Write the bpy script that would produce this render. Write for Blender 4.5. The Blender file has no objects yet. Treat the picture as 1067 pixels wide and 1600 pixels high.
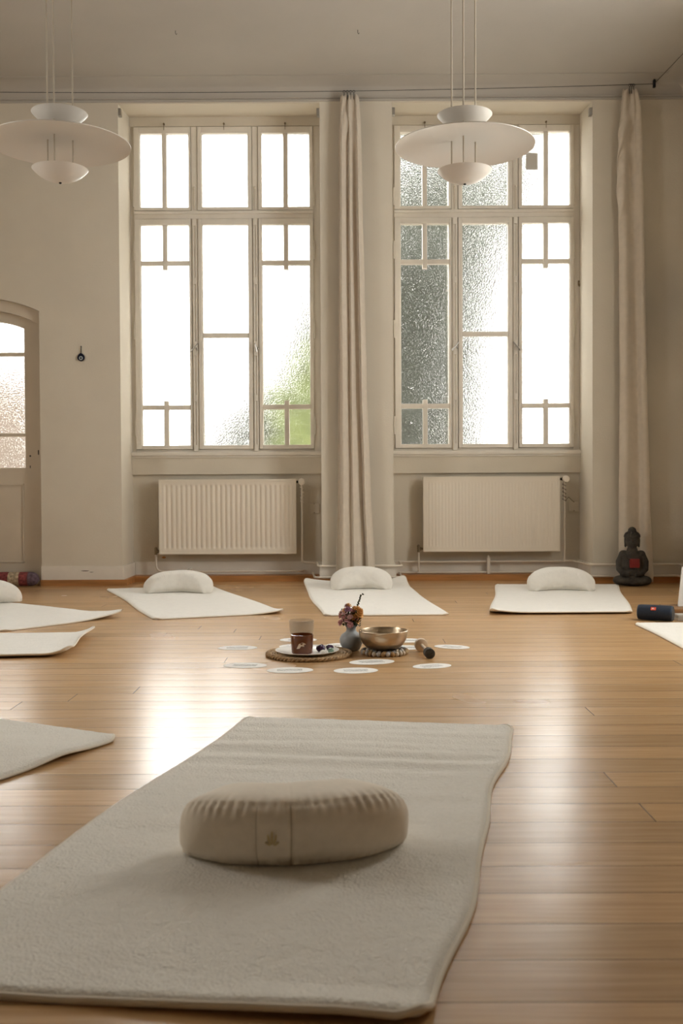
import bpy, bmesh, math, random
from mathutils import Vector, Matrix, noise
random.seed(7)
S = bpy.context.scene
COL = S.collection
PI = math.pi
R = math.radians

# ------------------------------------------------------------------ camera
FPX = 1600.0            # focal length in pixels of the 1067x1600 frame
CAMH = 0.73
cam_d = bpy.data.cameras.new('camera')
cam_d.sensor_fit = 'VERTICAL'; cam_d.sensor_height = 36; cam_d.sensor_width = 24; cam_d.lens = 36.0
cam_d.clip_start = 0.05; cam_d.clip_end = 200
cam = bpy.data.objects.new('camera', cam_d); COL.objects.link(cam)
CM = Matrix.Translation((0, 0, CAMH)) @ Matrix.Rotation(R(0.125), 4, 'Z') @ Matrix.Rotation(R(90 - 1.25), 4, 'X') @ Matrix.Rotation(R(-0.3), 4, 'Z')
cam.matrix_world = CM
cam_d.dof.use_dof = True; cam_d.dof.focus_distance = 5.0; cam_d.dof.aperture_fstop = 5.6
S.camera = cam

# ------------------------------------------------------------------ sky, exposure
SKY = 8.5
world = bpy.data.worlds.new('overcast_sky'); S.world = world; world.use_nodes = True
wn = world.node_tree; wn.nodes.clear()
wo = wn.nodes.new('ShaderNodeOutputWorld'); wb = wn.nodes.new('ShaderNodeBackground')
wb.inputs[0].default_value = (1.0, 0.985, 0.96, 1); wb.inputs[1].default_value = SKY
wn.links.new(wb.outputs[0], wo.inputs[0])
S.view_settings.view_transform = 'Standard'; S.view_settings.look = 'None'
S.view_settings.gamma = 1; S.view_settings.use_curve_mapping = False
S.view_settings.exposure = 0.68
S.cycles.max_bounces = 10; S.cycles.diffuse_bounces = 5; S.cycles.glossy_bounces = 4
S.cycles.transmission_bounces = 8; S.cycles.transparent_max_bounces = 12
S.cycles.sample_clamp_indirect = 6; S.cycles.use_denoising = True
S.cycles.caustics_reflective = False; S.cycles.caustics_refractive = True
S.cycles.blur_glossy = 0.5

def portal(name, loc, sx, sz, rz):
    l = bpy.data.lights.new(name, 'AREA'); l.shape = 'RECTANGLE'; l.size = sx; l.size_y = sz
    l.cycles.is_portal = True
    o = bpy.data.objects.new(name, l); COL.objects.link(o); o.location = loc
    o.rotation_euler = (R(-90), 0, rz)       # emits towards -Y before rz
    return o

YF, YN, YO = 7.90, 8.30, 8.45     # front of the window wall, back of the niches, outer face
XL, XR, YB, ZC = -4.3, 2.62, -5.0, 3.83
for i, cx in enumerate((-0.94, 1.16)):
    portal('daylight_portal', (cx, YO + 0.03, 2.35), 1.5, 2.6, 0)

# ------------------------------------------------------------------ pixel -> place
def ray(px, py):
    d = Vector(((px - 533.5) / FPX, -(py - 800) / FPX, -1.0))
    return CM.to_3x3() @ d
def F(px, py, z=0.0):
    d = ray(px, py); t = (z - CAMH) / d.z
    return Vector((d.x * t, d.y * t, z))
def W(px, py, Y):
    d = ray(px, py); t = Y / d.y
    return Vector((d.x * t, Y, CAMH + d.z * t))

# ------------------------------------------------------------------ materials
def mat(name, col, rough=0.6, metal=0.0, noise_amt=0.0, noise_scale=8.0, bump=0.0, bump_scale=60.0, bump_dist=0.002, spec=0.5, trans=0.0, ior=1.45, sheen=0.0, stretch=None, sss=0.0):
    m = bpy.data.materials.new(name); m.use_nodes = True
    nt = m.node_tree; b = nt.nodes['Principled BSDF']
    b.inputs['Base Color'].default_value = (*col, 1); b.inputs['Roughness'].default_value = rough
    b.inputs['Metallic'].default_value = metal; b.inputs['Specular IOR Level'].default_value = spec
    b.inputs['Transmission Weight'].default_value = trans; b.inputs['IOR'].default_value = ior
    b.inputs['Sheen Weight'].default_value = sheen
    tc = nt.nodes.new('ShaderNodeTexCoord'); src = tc.outputs['Object']
    if stretch:
        mp = nt.nodes.new('ShaderNodeMapping'); mp.inputs['Scale'].default_value = stretch
        nt.links.new(src, mp.inputs['Vector']); src = mp.outputs['Vector']
    if noise_amt:
        n = nt.nodes.new('ShaderNodeTexNoise'); n.inputs['Scale'].default_value = noise_scale; n.inputs['Detail'].default_value = 5
        nt.links.new(src, n.inputs['Vector'])
        r = nt.nodes.new('ShaderNodeValToRGB')
        r.color_ramp.elements[0].position = 0.3; r.color_ramp.elements[1].position = 0.7
        r.color_ramp.elements[0].color = (*[c * (1 - noise_amt) for c in col], 1)
        r.color_ramp.elements[1].color = (*[min(1, c * (1 + noise_amt)) for c in col], 1)
        nt.links.new(n.outputs['Fac'], r.inputs['Fac']); nt.links.new(r.outputs['Color'], b.inputs['Base Color'])
    if bump:
        n2 = nt.nodes.new('ShaderNodeTexNoise'); n2.inputs['Scale'].default_value = bump_scale; n2.inputs['Detail'].default_value = 4
        nt.links.new(src, n2.inputs['Vector'])
        bp = nt.nodes.new('ShaderNodeBump'); bp.inputs['Strength'].default_value = bump; bp.inputs['Distance'].default_value = bump_dist
        nt.links.new(n2.outputs['Fac'], bp.inputs['Height']); nt.links.new(bp.outputs['Normal'], b.inputs['Normal'])
    return m

M = {}
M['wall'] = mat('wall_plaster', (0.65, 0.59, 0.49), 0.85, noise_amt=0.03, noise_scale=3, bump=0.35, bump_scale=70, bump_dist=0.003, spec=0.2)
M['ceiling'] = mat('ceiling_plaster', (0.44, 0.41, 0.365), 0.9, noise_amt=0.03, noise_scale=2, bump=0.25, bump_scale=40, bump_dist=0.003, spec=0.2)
M['reveal'] = M['wall']
M['paint'] = mat('old_white_gloss_paint', (0.74, 0.69, 0.61), 0.38, noise_amt=0.03, noise_scale=12, bump=0.15, bump_scale=30, bump_dist=0.002)
M['doorpaint'] = mat('cream_door_paint', (0.60, 0.52, 0.41), 0.5, noise_amt=0.03, noise_scale=6, bump=0.15, bump_scale=30, bump_dist=0.002)
M['radiator'] = mat('radiator_enamel', (0.78, 0.71, 0.60), 0.35)
M['pipe'] = mat('painted_pipe', (0.72, 0.65, 0.55), 0.4)
M['strip'] = mat('stained_wood_strip', (0.42, 0.19, 0.06), 0.45, noise_amt=0.25, noise_scale=3, stretch=(1, 8, 8))
M['brass'] = mat('tarnished_brass', (0.25, 0.19, 0.12), 0.45, metal=0.8)
M['steel'] = mat('old_steel', (0.45, 0.43, 0.40), 0.35, metal=0.9)
M['black'] = mat('black_plastic', (0.012, 0.012, 0.013), 0.5)
M['curtain'] = mat('cotton_curtain', (0.62, 0.545, 0.45), 0.95, noise_amt=0.04, noise_scale=25, bump=0.2, bump_scale=300, bump_dist=0.001, spec=0.1, sheen=0.2)
M['lamp'] = mat('lamp_white_lacquer', (0.62, 0.58, 0.525), 0.35)
M['cable'] = mat('lamp_cord', (0.42, 0.36, 0.28), 0.6)
M['wool'] = mat('cream_wool_fleece', (0.84, 0.80, 0.72), 0.95, noise_amt=0.03, noise_scale=90, bump=1.0, bump_scale=170, bump_dist=0.0045, spec=0.1, sheen=0.3)
M['woolfar'] = mat('white_wool_fleece', (0.86, 0.83, 0.77), 0.95, noise_amt=0.03, noise_scale=40, bump=0.7, bump_scale=90, bump_dist=0.004, spec=0.1, sheen=0.3)
M['binding'] = mat('cotton_binding', (0.80, 0.74, 0.64), 0.9, bump=0.3, bump_scale=200, bump_dist=0.001, spec=0.1)
M['linen'] = mat('natural_cotton', (0.80, 0.71, 0.585), 0.95, noise_amt=0.03, noise_scale=60, bump=0.25, bump_scale=500, bump_dist=0.001, spec=0.1, sheen=0.3)
M['linenfar'] = mat('white_cotton', (0.84, 0.81, 0.75), 0.95, noise_amt=0.02, noise_scale=60, bump=0.2, bump_scale=300, bump_dist=0.001, spec=0.1, sheen=0.2)
M['seam'] = mat('seam_thread', (0.40, 0.33, 0.24), 0.9)
M['gold'] = mat('gold_thread', (0.60, 0.47, 0.24), 0.6, metal=0.0)
M['paper'] = mat('white_card', (0.88, 0.86, 0.82), 0.7)
M['ink'] = mat('grey_ink', (0.16, 0.15, 0.14), 0.8)
M['stone'] = mat('weathered_stone', (0.055, 0.048, 0.040), 0.85, noise_amt=0.5, noise_scale=18, bump=0.8, bump_scale=45, bump_dist=0.006, spec=0.3)
M['red'] = mat('red_candle_glass', (0.20, 0.012, 0.012), 0.35)
M['rope'] = mat('seagrass_rope', (0.42, 0.28, 0.15), 0.8, noise_amt=0.35, noise_scale=70, bump=0.6, bump_scale=150, bump_dist=0.002)
M['ceramic'] = mat('white_glazed_ceramic', (0.82, 0.80, 0.76), 0.25, noise_amt=0.02)
M['vase'] = mat('blue_grey_ceramic', (0.33, 0.345, 0.35), 0.40, noise_amt=0.06, noise_scale=90, bump=0.2, bump_scale=120, bump_dist=0.001)
M['bronze'] = mat('brushed_bronze', (0.56, 0.455, 0.33), 0.33, metal=1.0, noise_amt=0.12, noise_scale=14, bump=0.25, bump_scale=60, bump_dist=0.002, stretch=(1, 1, 3))
M['beech'] = mat('light_beech', (0.74, 0.60, 0.45), 0.55, noise_amt=0.12, noise_scale=20)
M['felt'] = mat('dark_felt', (0.075, 0.068, 0.058), 0.95, noise_amt=0.4, noise_scale=90, bump=0.6, bump_scale=200)
M['navy'] = mat('navy_mesh_fabric', (0.010, 0.018, 0.035), 0.75, noise_amt=0.3, noise_scale=200, bump=0.5, bump_scale=400, bump_dist=0.001)
M['badge'] = mat('orange_red_badge', (0.75, 0.09, 0.04), 0.4)
M['white'] = mat('plain_white', (0.85, 0.84, 0.82), 0.6)
M['wood'] = mat('brown_oak', (0.26, 0.14, 0.06), 0.5, noise_amt=0.25, noise_scale=6, stretch=(1, 8, 8))
M['chip'] = mat('chipped_paint_patch', (0.07, 0.05, 0.035), 0.9)
M['leaf'] = mat('maple_leaf_green', (0.23, 0.28, 0.12), 0.6, noise_amt=0.3, noise_scale=3)
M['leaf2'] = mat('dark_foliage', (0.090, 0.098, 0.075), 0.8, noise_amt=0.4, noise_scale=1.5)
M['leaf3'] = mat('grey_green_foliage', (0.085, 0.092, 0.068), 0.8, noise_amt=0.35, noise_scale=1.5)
M['leafred'] = mat('russet_leaf', (0.33, 0.13, 0.06), 0.7, noise_amt=0.3, noise_scale=5)
M['bark'] = mat('bark', (0.06, 0.045, 0.038), 0.9, noise_amt=0.3, noise_scale=6)
M['render'] = mat('outside_render', (0.095, 0.075, 0.060), 0.9, noise_amt=0.1, noise_scale=2)
M['ground'] = mat('garden_gravel', (0.20, 0.18, 0.15), 0.95, noise_amt=0.2, noise_scale=6)

def floor_material():
    m = bpy.data.materials.new('varnished_boards'); m.use_nodes = True
    nt = m.node_tree; N = nt.nodes; L = nt.links; b = N['Principled BSDF']
    tc = N.new('ShaderNodeTexCoord')
    br = N.new('ShaderNodeTexBrick'); br.offset = 0.0; br.offset_frequency = 2
    br.inputs['Color1'].default_value = (0, 0, 0, 1); br.inputs['Color2'].default_value = (1, 1, 1, 1)
    br.inputs['Mortar'].default_value = (0.5, 0.5, 0.5, 1)
    br.inputs['Scale'].default_value = 1; br.inputs['Brick Width'].default_value = 3.9; br.inputs['Row Height'].default_value = 0.131
    br.inputs['Mortar Size'].default_value = 0.0016; br.inputs['Mortar Smooth'].default_value = 0.3; br.inputs['Bias'].default_value = 0
    sx = N.new('ShaderNodeSeparateXYZ'); L.new(tc.outputs['Object'], sx.inputs[0])
    rw = N.new('ShaderNodeMath'); rw.operation = 'DIVIDE'; rw.inputs[1].default_value = 0.131; L.new(sx.outputs['Y'], rw.inputs[0])
    fl = N.new('ShaderNodeMath'); fl.operation = 'FLOOR'; L.new(rw.outputs[0], fl.inputs[0])
    wh = N.new('ShaderNodeTexWhiteNoise'); wh.noise_dimensions = '1D'; L.new(fl.outputs[0], wh.inputs['W'])
    xs_ = N.new('ShaderNodeMath'); xs_.operation = 'MULTIPLY_ADD'; xs_.inputs[1].default_value = 3.9; L.new(wh.outputs['Value'], xs_.inputs[0]); L.new(sx.outputs['X'], xs_.inputs[2])
    cb_ = N.new('ShaderNodeCombineXYZ'); L.new(xs_.outputs[0], cb_.inputs['X']); L.new(sx.outputs['Y'], cb_.inputs['Y'])
    L.new(cb_.outputs[0], br.inputs['Vector'])
    # grain, stretched along the board
    mp = N.new('ShaderNodeMapping'); mp.inputs['Scale'].default_value = (0.9, 22, 1); L.new(tc.outputs['Object'], mp.inputs['Vector'])
    sh = N.new('ShaderNodeVectorMath'); sh.operation = 'ADD'; L.new(mp.outputs[0], sh.inputs[0])
    sc = N.new('ShaderNodeVectorMath'); sc.operation = 'SCALE'; sc.inputs['Scale'].default_value = 37.0
    L.new(br.outputs['Color'], sc.inputs[0]); L.new(sc.outputs[0], sh.inputs[1])
    g = N.new('ShaderNodeTexNoise'); g.inputs['Scale'].default_value = 3.0; g.inputs['Detail'].default_value = 6; g.inputs['Roughness'].default_value = 0.62; g.inputs['Distortion'].default_value = 0.4
    L.new(sh.outputs[0], g.inputs['Vector'])
    ramp = N.new('ShaderNodeValToRGB'); e = ramp.color_ramp.elements
    e[0].position = 0.25; e[0].color = (0.42, 0.235, 0.10, 1); e[1].position = 0.75; e[1].color = (0.62, 0.39, 0.19, 1)
    L.new(g.outputs['Fac'], ramp.inputs['Fac'])
    hsv = N.new('ShaderNodeHueSaturation'); L.new(ramp.outputs['Color'], hsv.inputs['Color'])
    mr = N.new('ShaderNodeMapRange'); mr.inputs['To Min'].default_value = 0.86; mr.inputs['To Max'].default_value = 1.12
    L.new(br.outputs['Color'], mr.inputs['Value']); L.new(mr.outputs[0], hsv.inputs['Value'])
    mix = N.new('ShaderNodeMix'); mix.data_type = 'RGBA'
    mix.inputs[7].default_value = (0.13, 0.06, 0.025, 1)
    L.new(br.outputs['Fac'], mix.inputs[0]); L.new(hsv.outputs[0], mix.inputs[6]); L.new(mix.outputs[2], b.inputs['Base Color'])
    # gloss variation
    n3 = N.new('ShaderNodeTexNoise'); n3.inputs['Scale'].default_value = 1.6; n3.inputs['Detail'].default_value = 2; L.new(tc.outputs['Object'], n3.inputs['Vector'])
    r2 = N.new('ShaderNodeMapRange'); r2.inputs['From Min'].default_value = 0.0; r2.inputs['From Max'].default_value = 1.0; r2.clamp = False
    r2.inputs['To Min'].default_value = 0.22; r2.inputs['To Max'].default_value = 0.30
    L.new(n3.outputs['Fac'], r2.inputs['Value']); L.new(r2.outputs[0], b.inputs['Roughness'])
    b.inputs['Specular IOR Level'].default_value = 0.42
    # cupping of every board + grain relief
    sep = N.new('ShaderNodeSeparateXYZ'); L.new(tc.outputs['Object'], sep.inputs[0])
    dv = N.new('ShaderNodeMath'); dv.operation = 'DIVIDE'; dv.inputs[1].default_value = 0.131; L.new(sep.outputs['Y'], dv.inputs[0])
    fr = N.new('ShaderNodeMath'); fr.operation = 'FRACT'; L.new(dv.outputs[0], fr.inputs[0])
    sb = N.new('ShaderNodeMath'); sb.operation = 'SUBTRACT'; sb.inputs[1].default_value = 0.5; L.new(fr.outputs[0], sb.inputs[0])
    sq = N.new('ShaderNodeMath'); sq.operation = 'MULTIPLY'; L.new(sb.outputs[0], sq.inputs[0]); L.new(sb.outputs[0], sq.inputs[1])
    s2 = N.new('ShaderNodeMath'); s2.operation = 'MULTIPLY'; s2.inputs[1].default_value = -1.3; L.new(sq.outputs[0], s2.inputs[0])
    ad = N.new('ShaderNodeMath'); ad.operation = 'SUBTRACT'; L.new(s2.outputs[0], ad.inputs[0]); L.new(br.outputs['Fac'], ad.inputs[1])
    g2 = N.new('ShaderNodeMath'); g2.operation = 'MULTIPLY_ADD'; g2.inputs[1].default_value = 0.18; L.new(g.outputs['Fac'], g2.inputs[0]); L.new(ad.outputs[0], g2.inputs[2])
    bp = N.new('ShaderNodeBump'); bp.inputs['Strength'].default_value = 0.9; bp.inputs['Distance'].default_value = 0.0011
    L.new(g2.outputs[0], bp.inputs['Height']); L.new(bp.outputs['Normal'], b.inputs['Normal'])
    return m
M['floor'] = floor_material()

def pane_material(name, clear=0.30, tint=(0.96, 0.965, 0.955), scale=105, strength=1.0):
    m = bpy.data.materials.new(name); m.use_nodes = True
    nt = m.node_tree; N = nt.nodes; L = nt.links; N.clear()
    out = N.new('ShaderNodeOutputMaterial'); mx = N.new('ShaderNodeMixShader'); mx.inputs[0].default_value = 1 - clear
    tr = N.new('ShaderNodeBsdfTransparent'); tr.inputs[0].default_value = (*tint, 1)
    gl = N.new('ShaderNodeBsdfGlass'); gl.inputs['Color'].default_value = (*tint, 1); gl.inputs['Roughness'].default_value = 0.07; gl.inputs['IOR'].default_value = 1.45
    tc = N.new('ShaderNodeTexCoord')
    n = N.new('ShaderNodeTexNoise'); n.inputs['Scale'].default_value = scale; n.inputs['Detail'].default_value = 2; n.inputs['Distortion'].default_value = 0.6
    L.new(tc.outputs['Object'], n.inputs['Vector'])
    bp = N.new('ShaderNodeBump'); bp.inputs['Strength'].default_value = strength; bp.inputs['Distance'].default_value = 0.0042
    L.new(n.outputs['Fac'], bp.inputs['Height']); L.new(bp.outputs['Normal'], gl.inputs['Normal'])
    L.new(tr.outputs[0], mx.inputs[1]); L.new(gl.outputs[0], mx.inputs[2]); L.new(mx.outputs[0], out.inputs[0])
    return m
M['pane'] = pane_material('hammered_window_glass')
M['clearpane'] = pane_material('float_glass', clear=0.93, strength=0.0)

def tinted_glass(name, col, clear, rough=0.05, bump=0.0, sc=120, tp=0.4):
    m = bpy.data.materials.new(name); m.use_nodes = True
    nt = m.node_tree; N = nt.nodes; L = nt.links; b = N['Principled BSDF']
    b.inputs['Base Color'].default_value = (*col, 1); b.inputs['Roughness'].default_value = rough
    b.inputs['Specular IOR Level'].default_value = 0.8
    tr = N.new('ShaderNodeBsdfTransparent'); tr.inputs[0].default_value = (*[min(1, c ** tp) for c in col], 1)
    mx = N.new('ShaderNodeMixShader'); mx.inputs[0].default_value = clear
    out = N['Material Output']
    L.new(b.outputs[0], mx.inputs[1]); L.new(tr.outputs[0], mx.inputs[2]); L.new(mx.outputs[0], out.inputs[0])
    if bump:
        tc = N.new('ShaderNodeTexCoord'); v = N.new('ShaderNodeTexVoronoi'); v.feature = 'DISTANCE_TO_EDGE'; v.inputs['Scale'].default_value = sc
        L.new(tc.outputs['Object'], v.inputs['Vector'])
        bp = N.new('ShaderNodeBump'); bp.inputs['Strength'].default_value = bump; bp.inputs['Distance'].default_value = 0.004
        L.new(v.outputs['Distance'], bp.inputs['Height']); L.new(bp.outputs['Normal'], b.inputs['Normal'])
    return m
M['amber'] = tinted_glass('amber_glass', (0.17, 0.045, 0.012), 0.25)
M['smoke'] = tinted_glass('smoked_crackle_glass', (0.46, 0.42, 0.36), 0.80, 0.15, 0.9, tp=0.10)

# ------------------------------------------------------------------ mesh helpers
def obj(name, bm, m=None, parent=None, smooth=False, label=None, kind=None):
    me = bpy.data.meshes.new(name)
    bmesh.ops.recalc_face_normals(bm, faces=bm.faces)
    bm.to_mesh(me); bm.free()
    if smooth:
        for p in me.polygons: p.use_smooth = True
        me.set_sharp_from_angle(angle=R(42))
    o = bpy.data.objects.new(name, me); COL.objects.link(o)
    if m is not None: me.materials.append(m if not isinstance(m, str) else M[m])
    if parent is not None: o.parent = parent
    if label: o['label'] = label
    if kind: o['kind'] = kind
    return o
def thing(name, label, cat, loc=(0, 0, 0), rz=0, group=None, kind=None):
    o = bpy.data.objects.new(name, None); COL.objects.link(o); o.location = loc; o.rotation_euler = (0, 0, rz)
    o.empty_display_size = 0.05
    if label: o['label'] = label
    if cat: o['category'] = cat
    if group: o['group'] = group
    if kind: o['kind'] = kind
    return o
def tag(o, label, cat, group=None):
    o['label'] = label; o['category'] = cat
    if group: o['group'] = group
    return o
def struct(o):
    o['kind'] = 'structure'; return o
def place(o, loc, rz=0):
    o.location = loc; o.rotation_euler = (0, 0, rz); return o

def box(bm, x0, x1, y0, y1, z0, z1, bev=0.0):
    vs = [bm.verts.new(p) for p in ((x0, y0, z0), (x1, y0, z0), (x1, y1, z0), (x0, y1, z0), (x0, y0, z1), (x1, y0, z1), (x1, y1, z1), (x0, y1, z1))]
    fs = [bm.faces.new([vs[i] for i in f]) for f in ((0, 3, 2, 1), (4, 5, 6, 7), (0, 1, 5, 4), (1, 2, 6, 5), (2, 3, 7, 6), (3, 0, 4, 7))]
    if bev:
        es = {e for f in fs for e in f.edges}
        bmesh.ops.bevel(bm, geom=list(es), offset=bev, segments=2, profile=0.7, affect='EDGES')
    return bm
def prism_y(bm, pts, y0, y1):
    """closed x,z outline extruded along y"""
    a = [bm.verts.new((x, y0, z)) for x, z in pts]; b = [bm.verts.new((x, y1, z)) for x, z in pts]
    bm.faces.new(a); bm.faces.new(b[::-1]); n = len(pts)
    for i in range(n): bm.faces.new((a[i], b[i], b[(i + 1) % n], a[(i + 1) % n]))
def ringprism_y(bm, outer, inner, y0, y1):
    n = len(outer)
    A = [[bm.verts.new((x, y, z)) for x, z in ring] for ring in (outer, inner) for y in (y0, y1)]
    o0, o1, i0, i1 = A
    for i in range(n):
        j = (i + 1) % n
        bm.faces.new((o0[i], o0[j], i0[j], i0[i])); bm.faces.new((o1[i], i1[i], i1[j], o1[j]))
        bm.faces.new((o0[i], o1[i], o1[j], o0[j])); bm.faces.new((i0[i], i0[j], i1[j], i1[i]))
def lathe(bm, prof, n=48, c=(0, 0, 0), sy=1.0):
    """prof: list of (r, z); closed at poles when r == 0"""
    rings = []
    for r, z in prof:
        if r < 1e-6: rings.append([bm.verts.new((c[0], c[1], c[2] + z))])
        else: rings.append([bm.verts.new((c[0] + r * math.cos(2 * PI * k / n), c[1] + sy * r * math.sin(2 * PI * k / n), c[2] + z)) for k in range(n)])
    for a, b in zip(rings, rings[1:]):
        for k in range(n):
            k2 = (k + 1) % n
            if len(a) == 1 and len(b) == 1: continue
            if len(a) == 1: bm.faces.new((a[0], b[k2], b[k]))
            elif len(b) == 1: bm.faces.new((a[k], a[k2], b[0]))
            else: bm.faces.new((a[k], a[k2], b[k2], b[k]))
def tube(bm, pts, r, n=10, closed=False, rads=None):
    pts = [Vector(p) for p in pts]; m = len(pts); rings = []
    up = Vector((0, 0, 1)); prev = None
    for i, p in enumerate(pts):
        if closed: t = (pts[(i + 1) % m] - pts[i - 1])
        else: t = pts[min(i + 1, m - 1)] - pts[max(i - 1, 0)]
        t.normalize()
        a = prev - t * prev.dot(t) if prev is not None else (up if abs(t.z) < 0.9 else Vector((1, 0, 0))) - t * (up if abs(t.z) < 0.9 else Vector((1, 0, 0))).dot(t)
        a.normalize(); prev = a; b = t.cross(a); rr = rads[i] if rads else r
        rings.append([bm.verts.new(p + a * (rr * math.cos(2 * PI * k / n)) + b * (rr * math.sin(2 * PI * k / n))) for k in range(n)])
    rng = range(m) if closed else range(m - 1)
    for i in rng:
        A, B = rings[i], rings[(i + 1) % m]
        for k in range(n): bm.faces.new((A[k], A[(k + 1) % n], B[(k + 1) % n], B[k]))
    if not closed: bm.faces.new(rings[0][::-1]); bm.faces.new(rings[-1])
def bend(pts, r=0.04, n=5):
    """round the corners of a polyline"""
    pts = [Vector(p) for p in pts]; out = [pts[0]]
    for a, b, c in zip(pts, pts[1:], pts[2:]):
        d1 = (a - b); d2 = (c - b); q = min(r, d1.length * 0.45, d2.length * 0.45)
        p1 = b + d1.normalized() * q; p2 = b + d2.normalized() * q
        for k in range(n + 1):
            t = k / n; out.append(p1 * (1 - t) ** 2 + b * 2 * t * (1 - t) + p2 * t * t)
    out.append(pts[-1]); return out
def ell(bm, c, r, rot=None, n=16):
    mt = Matrix.Translation(c)
    if rot is not None: mt = mt @ rot
    mt = mt @ Matrix.Diagonal((r[0], r[1], r[2], 1))
    bmesh.ops.create_uvsphere(bm, u_segments=n * 2, v_segments=n, radius=1, matrix=mt)
def cyl(bm, a, b, r, n=16): tube(bm, [a, b], r, n)

# ================================================================== THE ROOM
WX1 = (-1.713, -0.170); WX2 = (0.385, 1.918)     # the two niches
ZS = 1.02; ZT = 3.69; ZTB = 3.725
DX0, DX1, DZS, DZA = -3.19, -2.335, 2.115, 2.215       # door opening: sides, spring, crown

def arc_pts(x0, x1, zs, za, n=16):
    c = (x0 + x1) / 2; h = (x1 - x0) / 2; s = za - zs; rad = (h * h + s * s) / (2 * s); cz = za - rad
    return [(x0 + (x1 - x0) * k / n, cz + math.sqrt(max(0, rad * rad - (x0 + (x1 - x0) * k / n - c) ** 2))) for k in range(n + 1)]

bm = bmesh.new()
box(bm, XL - 0.2, XR + 0.2, YB - 0.2, YO, -0.12, 0)
struct(obj('floor', bm, 'floor'))
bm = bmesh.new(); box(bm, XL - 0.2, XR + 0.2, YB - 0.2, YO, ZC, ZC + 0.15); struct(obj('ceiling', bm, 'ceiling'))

bm = bmesh.new()
ZW = ZC - 0.001
# left of the door, then a strip with the arched opening, then the piers
box(bm, XL, DX0, YF, YO, 0, ZW)
arch = arc_pts(DX0, DX1, DZS, DZA)
a0 = [(DX0, ZW), (DX0, DZS)] + arch[1:-1] + [(DX1, DZS), (DX1, ZW)]
prism_y(bm, a0, YF, YO)
box(bm, DX1, WX1[0], YF, YO, 0, ZW)
box(bm, WX1[1], WX2[0], YF, YO, 0, ZW)
box(bm, WX2[1], XR, YF, YO, 0, ZW)
for (x0, x1) in (WX1, WX2):
    box(bm, x0, x1, YN + 0.03, YO, 0, ZS)                # parapet
    for z0, z1, dy in ((0.86, ZS - 0.01, 0.0),):
        box(bm, x0, x1, YN, YN + 0.03, z0, z1, 0.0)             # proud band under the sill
    a = [(YF, ZT), (YO, ZTB + 0.03), (YO, ZW), (YF, ZW)]        # lintel with sloping soffit
    v = [[bm.verts.new((x, y, z)) for y, z in a] for x in (x0, x1)]
    bm.faces.new(v[0]); bm.faces.new(v[1][::-1])
    for i in range(4): bm.faces.new((v[0][i], v[0][(i + 1) % 4], v[1][(i + 1) % 4], v[1][i]))
    box(bm, x0, x1, YN + 0.02, YO, 3.665, ZTB + 0.02)           # piece of wall above the frame
struct(obj('wall_back', bm, 'wall'))
# the other three walls, with two unseen side windows added as fill light
def side_window(name, along, fixed, a, b):
    """window opening a..b along one axis in a wall at FIXED"""
    t = thing(name, None, None, (0, 0, 0), kind='structure'); bm = bmesh.new()
    def bx_(u0, u1, z0, z1):
        if along == 'x': box(bm, u0, u1, fixed - .03, fixed + .03, z0, z1)
        else: box(bm, fixed - .03, fixed + .03, u0, u1, z0, z1)
    for u in (a + .03, (a + b) / 2, b - .03): bx_(u - .03, u + .03, 1.0, 3.5)
    for z in (1.03, 2.75, 3.47): bx_(a, b, z - .03, z + .03)
    obj('window_frame', bm, 'paint', t)
    bm = bmesh.new()
    if along == 'x': box(bm, a, b, fixed - .002, fixed + .002, 1.0, 3.5)
    else: box(bm, fixed - .002, fixed + .002, a, b, 1.0, 3.5)
    obj('pane', bm, 'clearpane', t)
def wall_with(name, along, w0, w1, lo, hi, holes):
    bm = bmesh.new(); es = [lo] + [v for h in holes for v in h] + [hi]
    def bx_(u0, u1, z0, z1):
        if along == 'x': box(bm, u0, u1, w0, w1, z0, z1)
        else: box(bm, w0, w1, u0, u1, z0, z1)
    for k in range(0, len(es), 2): bx_(es[k], es[k + 1], 0, ZC)
    for a, b in holes: bx_(a, b, 0, 1.0); bx_(a, b, 3.5, ZC)
    struct(obj(name, bm, 'wall'))
HF = []; HL = [(3.3, 4.3)]; HR = [(4.3, 5.7)]
wall_with('wall_front', 'x', YB - .2, YB, XL - .2, XR + .2, HF)
wall_with('wall_left', 'y', XL - .2, XL, YB, YO, HL)
wall_with('wall_right', 'y', XR, XR + .2, YB, YO, HR)
for i, h in enumerate(HF): side_window('window_%d' % (3 + i), 'x', YB - .1, *h); portal('daylight_portal', ((h[0] + h[1]) / 2, YB - .18, 2.25), 1.5, 2.5, R(180))
side_window('window_3', 'y', XL - .1, *HL[0]); portal('daylight_portal', (XL - .18, sum(HL[0]) / 2, 2.25), HL[0][1] - HL[0][0], 2.5, R(90))  # out of view, added to brighten the foreground from the left
side_window('window_4', 'y', XR + .1, *HR[0]); portal('daylight_portal', (XR + .18, sum(HR[0]) / 2, 2.25), HR[0][1] - HR[0][0], 2.5, R(-90))  # out of view, added so room-facing surfaces get light from the right

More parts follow.
